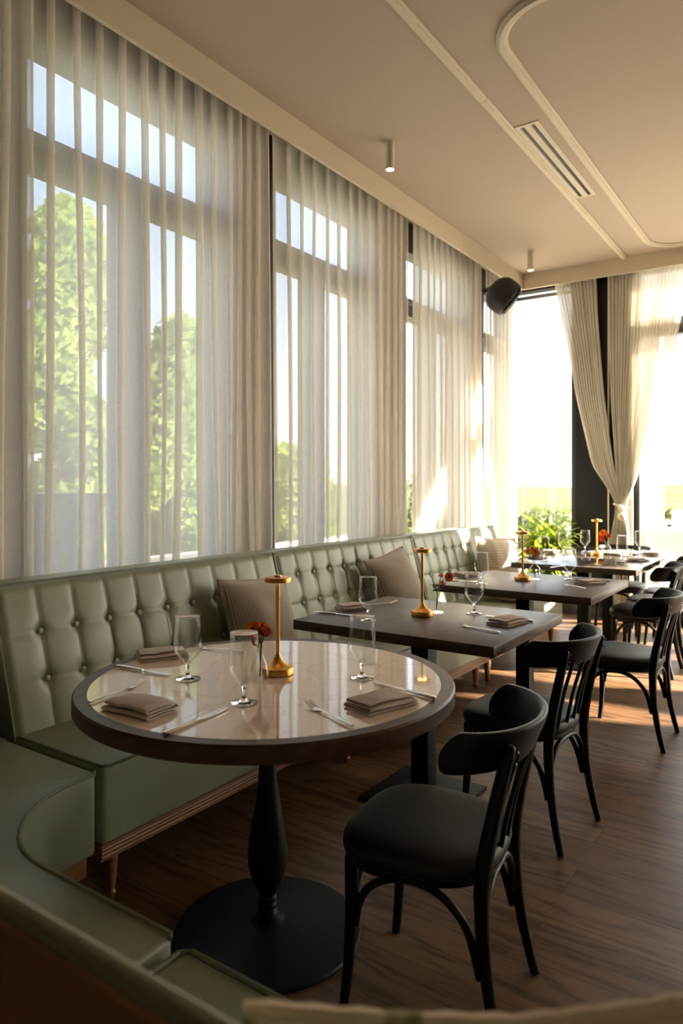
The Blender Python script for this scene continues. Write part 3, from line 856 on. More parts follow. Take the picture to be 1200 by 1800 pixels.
def backpanel(parent, path, z0, z1, thick, T0, out_mat):
    """upholstered back following a plan path (inner side), rolled top"""
    n = len(path); mb = MB(); pn = MB()
    sec = [(.035, z0), (.004, z1 - .03), (.0, z1 - .008), (-.004, z1), (-thick + .004, z1), (-thick, z1 - .006), (-thick, .06), (-thick + .004, .06), (-.004, .10), (-.0, z0 - .05)]
    vs = []; fs = []
    nrm = []
    for i in range(n):
        tt = (Vector(path[min(i + 1, n - 1)]) - Vector(path[max(i - 1, 0)])).normalized()
        nn = Vector((-tt.y, tt.x)); nrm.append(nn)
        for a, z in sec: vs.append((path[i][0] + nn.x * a - T0.x, path[i][1] + nn.y * a - T0.y, z))
    k = len(sec)
    for i in range(n - 1):
        for j in range(k):
            fs.append((i * k + j, i * k + (j + 1) % k, (i + 1) * k + (j + 1) % k, (i + 1) * k + j))
    fs.append(tuple(range(k))); fs.append(tuple((n - 1) * k + j for j in reversed(range(k))))
    mb.add(vs, fs)
    o = mb.build('backrest', 'leather', parent, smooth=50, bevel=None)
    pts = [(path[i][0] - nrm[i].x * thick * .5 - T0.x, path[i][1] - nrm[i].y * thick * .5 - T0.y, z1 + .001) for i in range(n)]
    MB().tube(pts, .0065, 10).build('piping', 'leather_btn', o)
    q = MB(); vs = []; fs = []
    for i in range(n):
        for d, z in ((thick, .06), (thick, z1 - .012), (thick + .006, z1 - .012), (thick + .006, .06)):
            vs.append((path[i][0] - nrm[i].x * d - T0.x, path[i][1] - nrm[i].y * d - T0.y, z))
    for i in range(n - 1):
        for j in range(4): fs.append((i * 4 + j, i * 4 + (j + 1) % 4, (i + 1) * 4 + (j + 1) % 4, (i + 1) * 4 + j))
    fs.append((0, 1, 2, 3)); fs.append(tuple((n - 1) * 4 + j for j in (3, 2, 1, 0)))
    tag(q.add(vs, fs).build('outer_panel', out_mat, o, smooth=30), 'brown outer back panel')
    return o
arc = [(-2.34, 1.32), (-2.34, 1.0)] + [(-1.80 + .54 * math.cos(R(a)), .95 + .55 * math.sin(R(a))) for a in range(185, 270, 8)] + [(-1.75, .366), (-1.02, .366)]
backpanel(t, arc, .43, .929, .012, T0, 'brown_leather')
t = thing('banquette', 'sage leather banquette run closest to the camera, seen over its back', 'banquette', (-.4, .68, 0))
T0 = Vector(t.location)
so = MB().box((-1.002 - T0.x, .42 - T0.y, .215), (.55 - T0.x, .935 - T0.y, .436)).build('seat', 'leather', t, bevel=.02, seg=4, smooth=60)
MB().tube([(-.996 - T0.x, .5 - T0.y, .438), (-.996 - T0.x, .915 - T0.y, .438), (-.978 - T0.x, .932 - T0.y, .437), (.5 - T0.x, .932 - T0.y, .437)], .005, 8).build('piping', 'leather_pipe', so)
MB().box((-1.0 - T0.x, .40 - T0.y, .165), (.54 - T0.x, .92 - T0.y, .215)).build('rail', 'rail', t, smooth=0)
for x in (-.9, .42):
    for y in (.5, .85): turned_leg(t, x - T0.x, y - T0.y)
backpanel(t, [(-1.012, .366), (-.5, .366), (.0, .366), (.55, .366)], .43, .929, .012, T0, 'brown_leather')

# ------------------------------------------------------------------ cushions
def cushion(name, label, size, thick, mat, loc, rot, seed=0, group=None, edge=True, droop=0):
    o_ = thing(name, label, 'cushion', loc, 0, group)
    o_.rotation_euler = rot
    mb = MB()
    n = 34
    for sgn in (1, -1):
        def f(u, v, sgn=sgn):
            a = u * 2 - 1; b_ = v * 2 - 1
            h = ((1 - abs(a) ** 2.6) * (1 - abs(b_) ** 2.6)) ** .72
            pin = 1 - .055 * (1 - abs(b_) ** 2) * abs(a) ** 4 * 1
            pin2 = 1 - .055 * (1 - abs(a) ** 2) * abs(b_) ** 4
            w_ = noise.noise(Vector((a * 2 + seed, b_ * 2, sgn * 3))) * .010 * h
            return (a * size / 2 * pin, b_ * size / 2 * pin2 - droop * (1 - abs(a)) * (b_ > 0) * b_, sgn * (h * thick / 2) + w_)
        mb.grid(f, n, n)
    c = mb.build('cover', mat, o_, smooth=80)
    if edge:
        pts = []
        for k in range(96):
            s_ = k / 24.0; side = int(s_) % 4; q = (s_ - int(s_)) * 2 - 1
            a, b_ = [(q, -1), (1, q), (-q, 1), (-1, -q)][side]
            pin = 1 - .055 * (1 - abs(b_) ** 2) * abs(a) ** 4
            pin2 = 1 - .055 * (1 - abs(a) ** 2) * abs(b_) ** 4
            pts.append((a * size / 2 * pin, b_ * size / 2 * pin2 - droop * (1 - abs(a)) * (b_ > 0) * b_, 0))
        MB().tube(pts, [.0055 + .0015 * (k % 2) for k in range(96)], 6, closed=True).build('edge_cord', mat, o_)
    return o_
# cushion local: face normal +Z, up +Y.  lean against the back facing +X
def lean_rot(tilt, roll, yaw=0):
    return (Euler((0, 0, yaw)).to_matrix() @ Euler((0, R(90) - tilt, 0)).to_matrix() @ Matrix.Rotation(R(90) + roll, 3, 'Z')).to_euler()
cushion('throw_cushion', 'beige houndstooth woven cushion on the nearest banquette behind the round table', .42, .19, 'weave', (-2.19, 2.53, .672), lean_rot(R(24), R(-4), R(-4)), 1, 'woven cushions on the banquettes')
cushion('throw_cushion', 'beige ribbed woven cushion on the middle banquette behind the first dark table', .42, .19, 'weave', (-2.19, 3.79, .690), lean_rot(R(20), R(9), R(-6)), 2, 'woven cushions on the banquettes')
cushion('throw_cushion', 'cream striped cushion in sunlight at the far end of the banquettes', .42, .19, 'weave_light', (-2.17, 5.38, .680), lean_rot(R(14), R(-4), R(-25)), 3)
cushion('throw_cushion', 'straw coloured cushion lying in front of the cream striped cushion', .40, .15, 'weave_gold', (-1.99, 5.06, .56), (R(18), R(6), R(10)), 4)
cushion('throw_cushion', 'blurred cream leaf-print cushion at the bottom edge of the view', .42, .13, 'leaf_print', (-.205, .556, .702), (R(84), R(2.5), R(34.47 + 180)), 5, droop=.012)

# ------------------------------------------------------------------ tables
TH = .75
TX, TY = -1.336, 1.572
t = thing('round_table', 'round marble-topped table with wide walnut rim and black turned pedestal', 'table', (TX, TY, 0))
MB().lathe([(.492, TH - .045), (.530, TH - .045), (.535, TH - .040), (.535, TH - .006), (.530, TH), (.4965, TH), (.4965, TH - .012), (.492, TH - .045)], 128).build('wooden_rim', 'walnut_ring', t, smooth=30)
MB().lathe([(.001, TH - .03), (.496, TH - .03), (.496, TH - .0005), (.001, TH - .0005)], 128).build('marble_top', 'marble', t, smooth=30)
MB().lathe([(.001, TH - .045), (.18, TH - .045), (.18, TH - .03), (.001, TH - .03)], 48).build('mounting_plate', 'black_iron', t, smooth=30)
MB().lathe([(.055, .705), (.05, .69), (.032, .67), (.026, .64), (.0235, .58), (.0245, .50), (.029, .43), (.040, .36), (.052, .29), (.0585, .235), (.056, .19), (.043, .145), (.028, .118), (.022, .108), (.027, .102), (.027, .095), (.021, .089), (.028, .083), (.028, .074), (.021, .068), (.030, .061), (.031, .052), (.026, .047), (.04, .036), (.06, .03)], 40, (-.02, .02, 0)).build('pedestal', 'black_iron', t, smooth=50)
MB().lathe([(.272, 0), (.274, .006), (.270, .012), (.20, .019), (.10, .027), (.05, .033), (.001, .034)], 72, (-.02, .02, 0)).build('base_plate', 'black_iron', t, smooth=40)

def square_table(name, label, x0, x1, y0, y1, posts, mat='walnut', th=.040, bp=.20, group=None):
    cx, cy = (x0 + x1) / 2, (y0 + y1) / 2
    t = thing(name, label, 'table', (cx, cy, 0), 0, group)
    MB().box((x0 - cx, y0 - cy, TH - th), (x1 - cx, y1 - cy, TH)).build('tabletop', mat, t, bevel=.002, seg=2, smooth=30)
    for px, py in posts:
        a, b_ = px - cx, py - cy
        MB().box((a - .040, b_ - .040, .012), (a + .040, b_ + .040, TH - th - .008)).build('column', 'black_iron', t, bevel=.002, smooth=30)
        MB().box((a - bp, b_ - bp, 0), (a + bp, b_ + bp, .012)).build('base_plate', 'black_iron', t, bevel=.002, smooth=30)
        MB().box((a - .16, b_ - .16, TH - th - .008), (a + .16, b_ + .16, TH - th)).build('mounting_plate', 'black_iron', t, smooth=0)
    return t
square_table('square_table', 'first dark wooden square table, just behind the round marble table', -1.83, -.948, 2.31, 3.075, [(-1.41, 2.67)], group='dark square tables')
square_table('square_table', 'second dark wooden square table, between the first one and the long glossy table', -1.84, -.965, 3.59, 4.385, [(-1.44, 3.97)], group='dark square tables')
square_table('long_table', 'long glossy walnut table at the far end under the window', -1.895, -1.035, 4.93, 6.55, [(-1.46, 5.25), (-1.46, 5.95)], mat='polished')

# ------------------------------------------------------------------ bentwood chairs (local forward = -X)
def chair():
    t = thing('bentwood_chair', '', 'chair')
    n = 40
    outl = []
    for i in range(n):
        a = 2 * PI * i / n
        ca, sa = math.cos(a), math.sin(a)
        x = .195 * math.copysign(abs(ca) ** .72, ca) - .025
        wd = .205 - .10 * (x + .025)
        y = wd * math.copysign(abs(sa) ** .72, sa)
        outl.append((x * 1.02 - .004, y * 1.04))
    fr = MB().prism([(x * .955, y * .955) for x, y in outl], .372, .400).build('seat_frame', 'black_wood', t, bevel=.006, smooth=50)
    mb = MB()
    rings = [(0.975, .392), (1.0, .396), (1.016, .408), (1.01, .424), (.975, .434), (.89, .441), (.7, .446), (.45, .448), (.2, .449)]
    vs = []; fs = []
    for s_, z in rings:
        for x, y in outl: vs.append(((x + .02) * s_ - .02, y * s_, z))
    for i in range(len(rings) - 1):
        for k in range(n): fs.append((i * n + k, i * n + (k + 1) % n, (i + 1) * n + (k + 1) % n, (i + 1) * n + k))
    fs.append(tuple((len(rings) - 1) * n + k for k in range(n))); fs.append(tuple(reversed(range(n))))
    mb.add(vs, fs); mb.build('seat', 'black_leather', t, smooth=70)
    for s_ in (-1, 1):
        pts = [(-.195, s_ * .175, 0), (-.183, s_ * .168, .12), (-.178, s_ * .163, .25), (-.178, s_ * .160, .34), (-.178, s_ * .160, .385)]
        MB().bend(pts, [.0125, .0145, .0165, .0185, .0185], 12).build('front_leg', 'black_wood', t, smooth=50)
        pts = [(.205, s_ * .178, 0), (.180, s_ * .172, .10), (.160, s_ * .166, .22), (.152, s_ * .163, .34), (.156, s_ * .162, .43), (.176, s_ * .163, .54), (.201, s_ * .166, .65), (.217, s_ * .168, .715), (.219, s_ * .168, .726)]
        MB().bend(pts, [.0125, .0145, .0165, .019, .020, .018, .0165, .015, .009], 12).build('back_leg', 'black_wood', t, smooth=50)
    # crest rail
    def crest(u, v):
        u = .5 - .5 * math.cos(PI * u)
        a = R(-90 + 180 * u)
        cx = .075 + .165 * math.cos(a); cy = .222 * math.sin(a)
        ex = min(u, 1 - u) / .062
        hh = .050 * (1 if ex >= 1 else (1 - (1 - ex) ** 2.0) ** (1 / 2.0) if ex > 0 else 0.02)
        nx, ny = math.cos(a), math.sin(a) * .71
        ln = math.hypot(nx, ny); nx /= ln; ny /= ln
        b_ = 2 * PI * v
        cz = math.sin(b_); cr = math.cos(b_)
        th_ = .0115
        dz = hh * math.copysign(abs(cz) ** .35, cz); dr = th_ * math.copysign(abs(cr) ** .6, cr)
        lean_ = .02 * (dz / .05)
        return (cx + nx * dr + lean_ * 1.0, cy + ny * dr, .706 + dz)
    MB().grid(crest, 61, 25).build('crest_rail', 'black_wood', t, smooth=60)
    for y in (-.096, -.032, .032, .096):
        xt = .075 + .165 * math.sqrt(1 - (y / .232) ** 2)
        MB().bend([(.162 - abs(y) * .1, y * .97, .395), ((.162 - abs(y) * .1 + xt) / 2 - .008, y * .985, .55), (xt - .004, y, .685)], .0088, 10, seg=10, flat=(1.15, .7), up=(1, 0, .2)).build('slat', 'black_wood', t, smooth=50)
    for s_ in (-1, 1):
        MB().bend([(-.166, s_ * .160, .215), (-.158, s_ * .160, .27), (-.128, s_ * .163, .320), (-.07, s_ * .166, .356), (.0, s_ * .166, .362), (.06, s_ * .163, .342), (.108, s_ * .160, .295), (.132, s_ * .160, .24), (.146, s_ * .162, .175)], [.008, .0105, .010, .010, .010, .010, .010, .0105, .008], 34, seg=10).build('side_brace', 'black_wood', t, smooth=50)
    for xx, zz in ((-.178, .22), (.150, .22)):
        MB().bend([(xx, -.150, zz), (xx, -.142, zz + .06), (xx, -.115, zz + .105), (xx, -.07, zz + .135), (xx, 0, zz + .143), (xx, .07, zz + .135), (xx, .115, zz + .105), (xx, .142, zz + .06), (xx, .150, zz)], .010, 34, seg=10).build('cross_brace', 'black_wood', t, smooth=50)
    for s_ in (-1, 1):
        for zz in (.685, .70 + .012):
            xo = .2225 + (zz - .685) * .18
            MB().ball((xo + .008, s_ * .168, zz), .0045, 8, 5).build('bolt', 'screw', t)
    return t
ch = chair()
CH = [(-.825, 1.655, 8, 'black bentwood chair closest to the camera, at the round marble table'),
      (-.960, 2.695, -6, 'black bentwood chair at the first dark square table'),
      (-.862, 3.925, -1, 'black bentwood chair seen side-on at the second dark square table'),
      (-1.06, 5.36, 0, 'black bentwood chair at the near corner of the long glossy table'),
      (-1.06, 5.86, 0, 'second black bentwood chair along the right side of the long table'),
      (-1.04, 6.38, 0, 'farthest black bentwood chair along the right side of the long table'),
      (-1.53, 6.66, 90, 'black bentwood chair tucked in at the window end of the long table')]
for i, (x, y, a, lab) in enumerate(CH):
    place(ch, i, lab, (x, y, 0), R(a), 'black bentwood chairs')

# ------------------------------------------------------------------ tableware
def lamp():
    t = thing('table_lamp', '', 'table lamp')
    MB().lathe([(.045, 0), (.047, .002), (.0475, .018), (.046, .0205), (.042, .0215), (.034, .024), (.024, .031), (.015, .041), (.009, .052), (.0065, .060), (.001, .060)], 40).build('base', 'gold', t, smooth=40)
    MB().lathe([(.0062, .055), (.0058, .20), (.0062, .272)], 20).build('pole', 'gold', t)
    MB().lathe([(.036, .272), (.0395, .2725), (.0395, .2835), (.038, .286), (.012, .2875), (.011, .292), (.001, .293)], 40).build('lamp_head', 'gold', t, smooth=40)
    MB().lathe([(.020, .2712), (.020, .2722)], 24).build('light_ring', 'led', t)
    return t
def glass():
    t = thing('water_glass', '', 'glass')
    out = [(.0068, .0435), (.013, .052), (.026, .066), (.0375, .082), (.0405, .090), (.0400, .105), (.0375, .145), (.0355, .180), (.0351, .1813)]
    inn = [(.0345, .1808), (.0366, .145), (.0390, .105), (.0394, .0905), (.0365, .0832), (.0250, .0675), (.0115, .0545), (.0001, .0515)]
    MB().lathe(out + inn, 48).build('bowl', 'ware', t, smooth=60)
    MB().lathe([(.0351 + .0008 * math.cos(a), .1810 + .0008 * math.sin(a)) for a in [2 * PI * k / 8 for k in range(9)]], 40).build('rim', 'ware_solid', t, smooth=80)
    MB().lathe([(.0001, .0005), (.034, .0003), (.035, .0015), (.030, .0035), (.012, .0075), (.0062, .013), (.0046, .020), (.0046, .034), (.0066, .0435), (.0095, .048), (.0001, .0512)], 40).build('stem_and_foot', 'ware_solid', t, smooth=60)
    return t
def fork():
    t = thing('fork', '', 'fork')
    # along +X, tines at +X end
    pts = [(-.098, 0, .004), (-.085, 0, .005), (-.03, 0, .006), (.01, 0, .005), (.03, 0, .0055), (.045, 0, .0035)]
    MB().tube(pts, [.0062, .0078, .0056, .0034, .0034, .006], 10, flat=(1, .36), up=(0, 0, 1)).build('handle', 'steel', t, smooth=60)
    hd = MB()
    hd.tube([(.042, 0, .0034), (.050, 0, .0022), (.060, 0, .002), (.067, 0, .0030)], [.005, .0105, .0115, .0110], 12, flat=(1, .16), up=(0, 0, 1))
    for k in (-1.5, -.5, .5, 1.5):
        y = k * .0058
        hd.tube([(.062, y, .0026), (.080, y, .0055), (.096, y * .95, .0115), (.100, y * .93, .0138)], [.0018, .0016, .0013, .0006], 6)
    hd.build('tines', 'steel', t, smooth=60)
    return t
def knife():
    t = thing('table_knife', '', 'knife')
    MB().tube([(-.112, 0, .0045), (-.105, 0, .0045), (-.06, 0, .0045), (-.012, 0, .004), (-.004, 0, .0035)], [.006, .0088, .0078, .0064, .005], 10, flat=(1, .5), up=(0, 0, 1)).build('handle', 'steel', t, smooth=60)
    bl = MB()
    ol_ = [(-.006, -.005), (.0, -.007), (.02, -.0105), (.07, -.0115), (.098, -.008), (.108, .001), (.106, .005), (.09, .007), (.02, .006), (-.006, .005)]
    bl.prism(ol_, .0028, .0042).build('blade', 'steel', t, smooth=30)
    return t
def napkin(seed, L_=.165, W_=.088):
    """folded cloth: layers joined by folds along one long edge"""
    t = thing('napkin', '', 'napkin')
    rnd = random.Random(seed)
    prof = []
    lay = 4; dz = .0062
    for k in range(lay):
        z = .0022 + k * dz
        a, b_ = (-W_ / 2, W_ / 2) if k % 2 == 0 else (W_ / 2, -W_ / 2)
        ins = .004 * k
        a -= math.copysign(ins * .4, a); b_ -= math.copysign(ins * .4, b_)
        m_ = 9
        for i in range(m_): prof.append((a + (b_ - a) * i / (m_ - 1), z))
        if k < lay - 1:
            s_ = 1 if b_ > 0 else -1
            prof.append((b_ + s_ * .0030, z + dz * .3)); prof.append((b_ + s_ * .0030, z + dz * .7))
    nu = 26
    vs = []; fs = []; npf = len(prof)
    for i in range(nu):
        u = i / (nu - 1) * 2 - 1
        for q, (w_, z) in enumerate(prof):
            hgt = z / (.0022 + 3 * dz)
            bulge = 1 + .30 * hgt * (1 - abs(u) ** 2) * (.5 + .5 * math.cos(w_ / W_ * PI))
            x = u * (L_ / 2 - .010 * hgt * (1 + .5 * noise.noise(Vector((w_ * 30, seed, hgt * 2)))))
            y = w_ * (1 - .05 * hgt) + .003 * noise.noise(Vector((u * 2, hgt * 3, seed)))
            zz = z * bulge + hgt * .0035 * noise.noise(Vector((u * 2.4, w_ * 28, seed + .5)))
            vs.append((x, y, max(.0015, zz)))
    for i in range(nu - 1):
        for k in range(npf - 1): fs.append((i * npf + k, (i + 1) * npf + k, (i + 1) * npf + k + 1, i * npf + k + 1))
    o = MB().add(vs, fs).build('folded_cloth', 'napkin', t, smooth=60, weld=False)
    md = o.modifiers.new('cloth_thickness', 'SOLIDIFY'); md.thickness = .0018; md.offset = 0
    return t

LP, GP, FP, KP = lamp(), glass(), fork(), knife()
cnt = {'l': 0, 'g': 0, 'f': 0, 'k': 0}
def put(kind, proto, label, x, y, rz, group, z=TH):
    o = place(proto, cnt[kind], label, (x, y, z + .0004), rz, group); cnt[kind] += 1
    return o
def ang(p, q): return math.atan2(q[1] - p[1], q[0] - p[0])
def mid(p, q): return ((p[0] + q[0]) / 2, (p[1] + q[1]) / 2)
CAMH = 1.309; FX = 1243; YW = R(34.47)
def px(u, v, z=TH):
    """point of the height-z plane seen at pixel u, v: used to read the measured places of small ware"""
    fwd = Vector((-math.sin(YW), math.cos(YW), 0)); rgt = Vector((math.cos(YW), math.sin(YW), 0))
    d = fwd + rgt * (u - 600) / FX - Vector((0, 0, 1)) * (v - 853) / FX
    k = (z - CAMH) / d.z
    return (d.x * k, d.y * k)

for (x, y, lab) in [(-1.344, 1.624, 'gold cordless table lamp on the round marble table'),
                    (-1.432, 2.698, 'gold cordless table lamp on the first dark square table'),
                    (-1.477, 4.033, 'gold cordless table lamp on the second dark square table'),
                    (-1.505, 5.768, 'gold cordless table lamp on the long glossy table by the window')]:
    put('l', LP, lab, x, y, 0, 'gold table lamps')
for (u, v, lab) in [(330, 1194, 'stemmed water glass at the left of the round marble table'),
                    (429, 1236, 'stemmed water glass at the front of the round table, before the flower vase'),
                    (636, 1192, 'stemmed water glass at the right of the round marble table'),
                    (647, 1091, 'stemmed water glass beside the left napkin of the first dark table'),
                    (833, 1079, 'stemmed water glass near the right napkin of the first dark table'),
                    (846, 1027, 'stemmed water glass at the left end of the second dark table'),
                    (1001, 1019, 'stemmed water glass at the right end of the second dark table'),
                    (956, 987, 'stemmed water glass at the front left of the long table, before the palm'),
                    (990, 975, 'stemmed water glass on the left side of the long table, behind the front left glass'),
                    (1028, 970, 'stemmed water glass against the black column, left of the far gold lamp'),
                    (1093, 984, 'stemmed water glass right of the far gold lamp, in front of the knotted sheer'),
                    (1124, 972, 'stemmed water glass at the far right of the long table')]:
    x, y = px(u, v); put('g', GP, lab, x, y, 0, 'stemmed water glasses')
def setting(fk, kn, nap, who, grp, seed, nl=.165, nw=.088, flip=1):
    if fk:
        a, b_ = px(*fk[0]), px(*fk[1]); m_ = mid(a, b_); put('f', FP, 'steel fork ' + who, m_[0], m_[1], ang(a, b_), 'dinner forks')
    if kn:
        a, b_ = px(*kn[0]), px(*kn[1]); m_ = mid(a, b_); put('k', KP, 'steel knife ' + who, m_[0], m_[1], ang(a, b_), 'dinner knives')
    if nap:
        a, b_ = px(*nap[0]), px(*nap[1]); m_ = mid(a, b_)
        n_ = napkin(seed, nl, nw); n_['label'] = 'folded taupe napkin ' + who; n_['group'] = 'folded taupe napkins'
        n_.location = (m_[0], m_[1], TH + .0003); n_.rotation_euler = (0, 0, ang(a, b_) + (PI if flip < 0 else 0))
# each pair: handle end -> tip
setting(((420, 1147), (355, 1140)), ((206, 1172), (302, 1189)), ((238, 1160), (330, 1150)), 'at the back left of the round marble table', '', 1)
setting(((145, 1242), (258, 1199)), ((286, 1294), (402, 1244)), ((196, 1235), (302, 1262)), 'at the front left of the round marble table', '', 2, .17, .10, -1)
setting(((632, 1285), (532, 1236)), ((767, 1231), (655, 1200)), ((610, 1254), (728, 1226)), 'at the right side of the round marble table', '', 3, .17, .10)
setting(((645, 1066), (693, 1060)), ((564, 1078), (622, 1083)), ((588, 1073), (652, 1068)), 'at the left end of the first dark square table', '', 4, .15, .085)
setting(((890, 1116), (798, 1098)), ((938, 1094), (848, 1083)), ((860, 1104), (922, 1088)), 'at the right end of the first dark square table', '', 5, .16, .10)
setting(None, ((790, 1021), (826, 1023)), ((796, 1016), (838, 1010)), 'at the left end of the second dark square table', '', 6, .15, .09)
setting(((1044, 1039), (978, 1026)), ((1062, 1022), (1012, 1019)), ((1012, 1029), (1062, 1024)), 'at the right end of the second dark square table', '', 7, .15, .10)
setting(((960, 1000), (1000, 994)), None, ((925, 985), (962, 978)), 'at the front left of the long glossy table', '', 8, .16, .10)
setting(None, None, ((952, 975), (980, 969)), 'at the back left of the long glossy table', '', 9, .16, .10)
setting(None, ((1085, 988), (1130, 992)), ((1103, 989), (1139, 985)), 'at the near right of the long glossy table', '', 10, .16, .10)
setting(None, None, ((1134, 977), (1160, 974)), 'at the far right of the long glossy table', '', 11, .16, .10)
# folded menus on the long table behind the lamp
for k, (u0, v0, u1, v1, lab) in enumerate([(1040, 972, 1090, 969, 'white folded menu lying behind the far gold lamp'), (1072, 975, 1105, 973, 'white menu sheet overlapping the folded one on the long table')]):
    a, b_ = px(u0, v0), px(u1, v1); m_ = mid(a, b_)
    o = MB().box((-.14, -.10, 0), (.14, .10, .004)).box((-.135, -.098, .005), (.14, .095, .0065), Matrix.Rotation(R(-1.5), 4, 'Y')).build('menu', 'paper', smooth=0)
    tag(o, lab, 'menu'); o.location = (m_[0], m_[1], TH + .0005 + .012 * k); o.rotation_euler = (0, 0, ang(a, b_) + .1 * k)

# vases with flowers
def flower_head(mb, c, r, d, n=16, rings=3, cup=.5):
    d = Vector(d).normalized(); q = d.to_track_quat('Z', 'Y').to_matrix().to_4x4()
    T = Matrix.Translation(c) @ q
    for g in range(rings):
        rr = r * (1 - .22 * g); el = cup * (.15 + .45 * g)
        for k in range(n - 2 * g):
            a = 2 * PI * (k + .5 * g) / (n - 2 * g)
            w_ = rr * .24
            pts = []
            for s_, wd, e in ((.12, .5, .2), (.55, 1, .75), (.85, .85, 1.0), (1.0, .15, 1.05)):
                for sg in (-1, 1):
                    x = rr * s_; y = w_ * wd * sg; z = rr * el * e * s_ + .002 * g
                    pts.append((x * math.cos(a) - y * math.sin(a), x * math.sin(a) + y * math.cos(a), z))
            mb.add(pts, [(0, 1, 3, 2), (2, 3, 5, 4), (4, 5, 7, 6)], T)
def vase(label, loc, shape, flowers, grp='glass bud vases with flowers'):
    t = thing('bud_vase', label, 'vase', (loc[0], loc[1], TH + .0004), 0, grp)
    if shape == 'bulb': out = [(.024, 0), (.027, .004), (.028, .018), (.024, .040), (.014, .062), (.0095, .078), (.0095, .090), (.013, .098)]
    else: out = [(.032, 0), (.034, .004), (.034, .055), (.032, .066), (.022, .078), (.012, .086), (.0105, .10), (.015, .106), (.0155, .110)]
    inn = [(max(.0001, r - .0016), max(.004, z)) for r, z in reversed(out)]
    MB().lathe([(.0001, .0)] + out + inn + [(.0001, .0041)], 32).build('bottle', 'ware', t, smooth=50)
    for (kind, cx, cy, cz, r, d) in flowers:
        st = MB().tube([(0, 0, .008), (cx * .15, cy * .15, .06), (cx * .35, cy * .35, .10), (cx, cy, cz - .004)], .0016, 6).build('stem', 'stem', t)
        m1 = MB(); flower_head(m1, (cx, cy, cz), r, d)
        m1.build('flower', {'o': 'petal_o', 'r': 'petal_r', 'y': 'petal_y'}[kind], t, smooth=0, weld=False)
        MB().ball((cx + d[0] * r * .15, cy + d[1] * r * .15, cz + d[2] * r * .15), r * .3, 10, 6).build('flower_centre', 'flower_core' if kind != 'r' else 'petal_r', t)
    lf = MB()
    for a, h in ((.5, .12), (2.8, .13), (4.0, .10)):
        b0 = Vector((0, 0, .085)); tip = Vector((.035 * math.cos(a), .035 * math.sin(a), h + .03))
        sdv = Vector((-math.sin(a), math.cos(a), 0)) * .004
        m_ = b0.lerp(tip, .5) + Vector((0, 0, .01))
        lf.add([b0, m_ - sdv, tip, m_ + sdv], [(0, 1, 2, 3)])
    lf.build('leaves', 'stem', t, smooth=0)
    return t
cd = Vector((.5, -.75, .35))
vase('small clear bulb vase with orange and red flowers on the round marble table', (-1.345, 1.545), 'bulb',
     [('o', -.022, -.004, .142, .024, cd), ('r', .010, .008, .138, .021, (.6, -.3, .7)), ('o', -.002, .012, .150, .018, (.2, -.4, .9)), ('r', -.004, -.012, .112, .014, (.5, -.8, .1))])
vase('clear shouldered bottle vase with small orange strawflowers on the first dark table', (-1.412, 2.790), 'bottle',
     [('o', .050, .022, .158, .022, (.8, -.6, .2)), ('o', .012, .02, .160, .012, (.3, -.3, .9)), ('o', .026, .005, .132, .010, (.3, -.9, .2))])
vase('clear bottle vase with amber flowers on the second dark table', (-1.428, 4.105), 'bottle',
     [('y', .004, .0, .160, .028, (.4, -.8, .4)), ('y', -.020, .012, .178, .026, (0, -.4, .9)), ('o', -.040, -.004, .165, .02, (-.4, -.7, .4))])
vase('clear bottle vase with red and orange flowers on the long glossy table', (-1.452, 5.850), 'bottle',
     [('o', -.028, .0, .175, .034, (-.2, -.8, .5)), ('r', -.03, -.02, .130, .028, (-.2, -.9, .2)), ('o', .012, .01, .155, .022, (.5, -.6, .4))])

# ------------------------------------------------------------------ potted palm in the corner
t = thing('potted_palm', 'leafy green potted palm in a beige pot in the sunny corner', 'potted plant', (-2.27, 6.80, 0))
MB().lathe([(.10, 0), (.115, .005), (.14, .12), (.155, .30), (.16, .34), (.15, .345), (.145, .33), (.001, .32)], 36).build('pot', 'pot', t, smooth=40)
MB().lathe([(.145, .322), (.05, .33), (.001, .335)], 24).build('soil', 'soil', t)
rnd = random.Random(4)
lf = MB(); stm = MB()
for k in range(13):
    a = 2 * PI * k / 13 + rnd.uniform(-.2, .2)
    rr = rnd.uniform(.02, .11); h = rnd.uniform(.50, .92)
    top = Vector((rr * 1.7 * math.cos(a), rr * 1.7 * math.sin(a), h))
    stm.tube([(rr * .5 * math.cos(a), rr * .5 * math.sin(a), .32), (rr * math.cos(a), rr * math.sin(a), (h + .32) / 2), tuple(top)], .006, 6)
    for q in range(17):
        b_ = rnd.uniform(0, 2 * PI) if q % 3 else a + rnd.uniform(-.9, .9)
        ln = rnd.uniform(.24, .38); el = rnd.uniform(-.15, 1.25)
        w_ = rnd.uniform(.016, .027)
        base_ = Vector((top.x, top.y, top.z - rnd.uniform(0, .22)))
        prevp = None; vs = []; fs = []
        for s_ in range(7):
            u = s_ / 6
            rad_ = ln * u * math.cos(el * (1 - .4 * u)); up_ = ln * (u * math.sin(el) - .55 * u * u * (.6 if el > .8 else 1))
            p = base_ + Vector((rad_ * math.cos(b_), rad_ * math.sin(b_), up_))
            wd = w_ * math.sin(PI * min(1, .08 + u * .95)) ** .7
            sdv = Vector((-math.sin(b_), math.cos(b_), 0)) * wd
            vs += [p - sdv + Vector((0, 0, wd * .4)), p, p + sdv + Vector((0, 0, wd * .4))]
        for s_ in range(6):
            o_ = s_ * 3
            fs += [(o_, o_ + 1, o_ + 4, o_ + 3), (o_ + 1, o_ + 2, o_ + 5, o_ + 4)]
        lf.add(vs, fs)
for i_, v_ in enumerate(lf.v):   # leaves stay on the room side of the sheers and the glass
    lf.v[i_] = (max(-.36, v_[0]), min(.30, v_[1]), v_[2])
